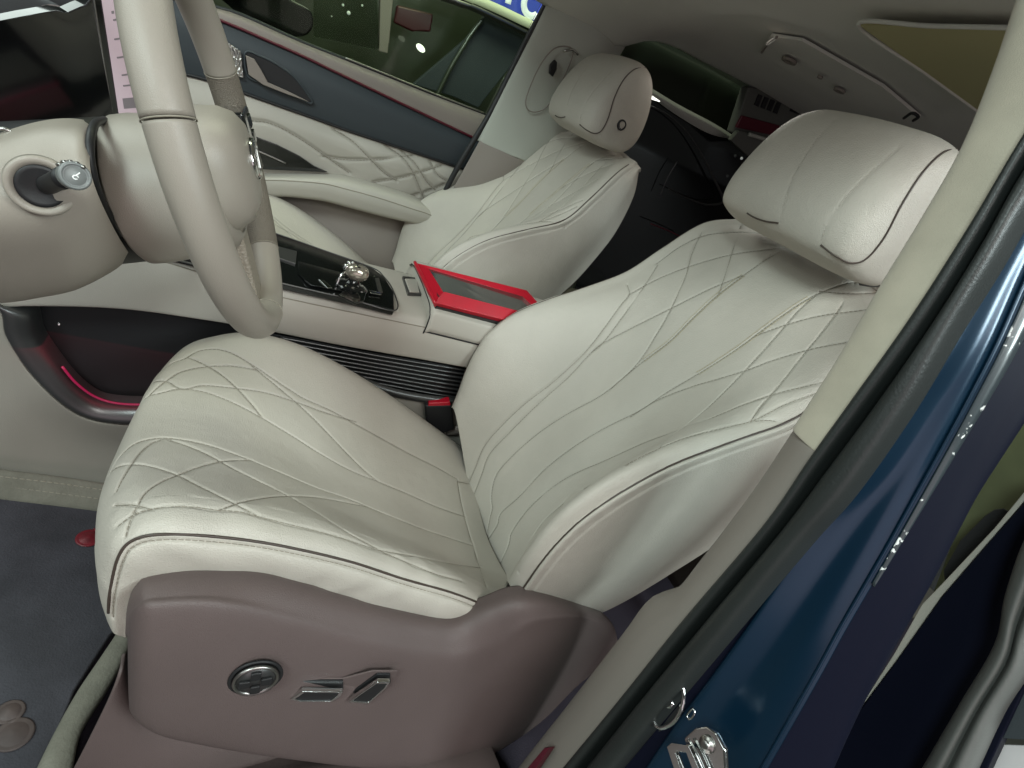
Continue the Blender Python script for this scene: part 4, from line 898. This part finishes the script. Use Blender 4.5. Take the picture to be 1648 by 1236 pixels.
# sill below the seat
SI = thing('door_sill', (-.2, -.42, 0), 'violet grey plastic door sill below the driver seat', 'door sill')
s0 = A([(60, 1280), (120, 1236), (170, 1160), (205, 1120), (260, 1160), (420, 1200)], 'z', .03)
sill = [np.array([(x, y, z) for x in np.linspace(-1.0, .02, 8)]) for y, z in ((-.25, .01), (-.285, .04), (-.32, .075), (-.40, .09), (-.46, .07), (-.47, -.05))]
skinobj('sill_cover', sill, M['taupe'], SI, 40, 30)
plate('rail_end', A([(196, 1126), (214, 1130), (216, 1152), (198, 1148)], 'y', -.262), (0, .02, 0), M['bluegrey'], SI, .002)
plate('red_marker', A([(845, 1240), (876, 1203), (884, 1203), (858, 1242), (850, 1255)], 'x', .0), (.01, 0, 0), M['redline'], SI, .001)

# ================================================================ FLOOR MAT AND LITTER
MT = thing('floor_mat', (-.7, 0, .01), 'dark slate floor mat with woven greenish edging in the footwell', 'floor mat')
mz = .022
plate('mat_pile', A([(-300, 735), (0, 795), (165, 812), (330, 850), (260, 960), (178, 1020), (120, 1110), (68, 1240), (-20, 1500), (-400, 1400)], 'z', mz), (0, 0, -.012), M['carpet'], MT, .003)
e0 = A([(-300, 720), (-100, 742), (0, 757), (90, 768), (170, 780), (300, 800)], 'z', [.06, .058, .055, .05, .048, .045]); e1_ = A([(-300, 765), (-100, 785), (0, 799), (90, 810), (170, 820), (300, 835)], 'z', mz+.003)
skinobj('mat_edging', [e0+np.array([0, 0, -.01]), e0, e0*.5+e1_*.5+np.array([0, 0, .003]), e1_, e1_+np.array([0, 0, -.01])], M['edging'], MT, 60, 20)
f0 = A([(290, 930), (205, 985), (196, 1010), (165, 1058), (130, 1110), (96, 1170), (62, 1240), (20, 1340)], 'z', mz+.003); f1 = A([(310, 950), (225, 1000), (212, 1025), (188, 1075), (168, 1110), (128, 1175), (112, 1240), (90, 1340)], 'z', mz+.006)
skinobj('mat_edging', [f0+np.array([0, 0, -.01]), f0, f0*.5+f1*.5+np.array([0, 0, .004]), f1, f1+np.array([0, 0, -.012])], M['edging'], MT, 60, 20)
for t in (.3, .68):
    for a_, b_ in ((f0, f1), (e0, e1_)): stitches('edging_stitch', [cr((a_*(1-t)+b_*t)+np.array([0, 0, .0045]), 60)], M['thread'], MT, r=.0009, dash=.006, gap=.003)
def disc(nm, p, r, mt, label, cat, grp=None, parts=0):
    c = at(*p, 'z', mz+.001); o = thing(nm, c, label, cat, grp)
    lathe('disc', [(.001, .004), (r*.7, .0012), (r*.75, .0006), (r*.9, .0016), (r, .0006), (r, 0)], c, (0, 0, 1), mt, o, 32)
    return o
RT = disc('round_tag', (143, 866), .018, M['tagred'], 'red foil tag with raised rim lying on the mat by the seat', 'tag')
tc_ = at(146, 866, 'z', mz+.005)
plate('tag_tab', A([(150, 851), (172, 853), (174, 862), (160, 866)], 'z', mz+.004), (0, 0, .002), M['tagred'], RT, .0005)
disc('round_seal', (22, 1182), .020, M['bronze'], 'larger bronze foil disc on the mat at lower left', 'foil disc', 'bronze foil discs')
disc('round_seal', (16, 1146), .015, M['bronze'], 'smaller dull bronze foil disc just above the larger one', 'foil disc', 'bronze foil discs')

# ================================================================ OUTSIDE THE PASSENGER WINDOW
WL = box('hall_wall', (-9, 7.5, -.5), (9, 7.7, 5), M['hall'], kind=None, bevel=0); tag(WL, 'dark green wall of the hall beyond the passenger window', 'wall')
CR = thing('parked_car', (-.5, 2.6, -.5), 'dark parked car with modelled window reflections seen through the passenger window', 'car')
yc = 2.6
def CY(L, y=yc): return A(c3(L), 'y', y)
plate('car_body', CY([(-200, -300), (1700, -300), (1700, 700), (-200, 500)], 2.9), (0, .9, 0), M['darkcar'], CR, .05)
plate('car_window', CY([(560, -40), (840, -40), (850, 220), (560, 160)]), (0, .03, 0), M['glass'], CR, .005)
plate('window_post', CY([(855, -40), (915, -40), (890, 240), (850, 230)]), (0, .05, 0), M['taupe2'], CR, .005)
plate('tail_lamp', CY([(930, 20), (1090, 60), (1080, 145), (1000, 140), (915, 100)]), (0, .05, 0), M['tail'], CR, .01)
plate('rear_quarter_glass', CY([(1000, 375), (1240, 170), (1320, 70), (1500, 160), (1480, 240), (1290, 480), (1180, 430)]), (0, .03, 0), M['bluegrey'], CR, .005)
tube('window_bar_reflection', CY([(1110, 420), (1170, 300), (1250, 170), (1310, 90)], yc-.02), .012, M['darkcar'], CR)  # reflected quarter division of the window, modelled as a solid bar
lathe('ceiling_lamp_reflection', [(.001, .005), (.013, .004), (.015, 0)], CY([(1035, 215)], yc-.03)[0], (0, -1, 0), M['lampon'], CR, 24, sx=1.7, xdir=(1, 0, -.25))  # reflection of a lamp, modelled as a glowing disc
tube('roof_rail', CY([(1060, -40), (1250, 25), (1400, 95), (1530, 160)], yc-.05), .018, M['satin'], CR)
tube('roof_rail', CY([(1180, -30), (1330, 30), (1540, 130)], yc-.05), .02, M['darkcar'], CR)
for p, r in (((690, 20), .014), ((715, 55), .022), ((775, 22), .012), ((640, 70), .008)):
    lathe('window_glint', [(.001, .005), (r*.35, .004), (r*.4, 0)], CY([p], yc-.02)[0], (0, -1, 0), M['ledw'], CR, 12)  # reflected dots of light, modelled as small glowing discs
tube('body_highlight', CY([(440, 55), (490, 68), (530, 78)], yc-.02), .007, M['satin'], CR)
SG = thing('shop_sign', at(840, 10, 'y', 2.2), 'lit blue sign with white capital C beyond the passenger window', 'sign')
q = A([(770, -60), (905, -45), (880, 75), (770, -2)], 'y', 2.2)
plate('sign_board', A([(785, -45), (900, -30), (920, 60), (870, 38), (838, 25), (800, 7), (760, -12)], 'y', 2.22), (0, .03, 0), M['signblue'], SG, .005)
tube('sign_border', A([(740, -12), (800, 14), (838, 32), (880, 52), (920, 75)], 'y', 2.17), .018, M['signcream'], SG)
Cc = at(858, 7, 'y', 2.18); xd = at(890, 20, 'y', 2.18)-at(826, -6, 'y', 2.18); k = np.linalg.norm(xd)/64
ux = xd/np.linalg.norm(xd); uy = np.cross([0, 1, 0], ux); uy = uy if uy[2] > 0 else -uy
tube('letter_C', [Cc+(ux*math.cos(a)*14+uy*math.sin(a)*15)*np.linalg.norm(at(859, 7, 'y', 2.18)-at(858, 7, 'y', 2.18)) for a in np.linspace(math.radians(45), math.radians(315), 30)], .014, M['signwhite'], SG)
u1_ = np.linalg.norm(at(859, 7, 'y', 2.18)-at(858, 7, 'y', 2.18))
for dx in (-38,):
    c_ = Cc+ux*dx*u1_+uy*4*u1_; tube('letter_T', [c_-uy*15*u1_, c_+uy*15*u1_], .014, M['signwhite'], SG)
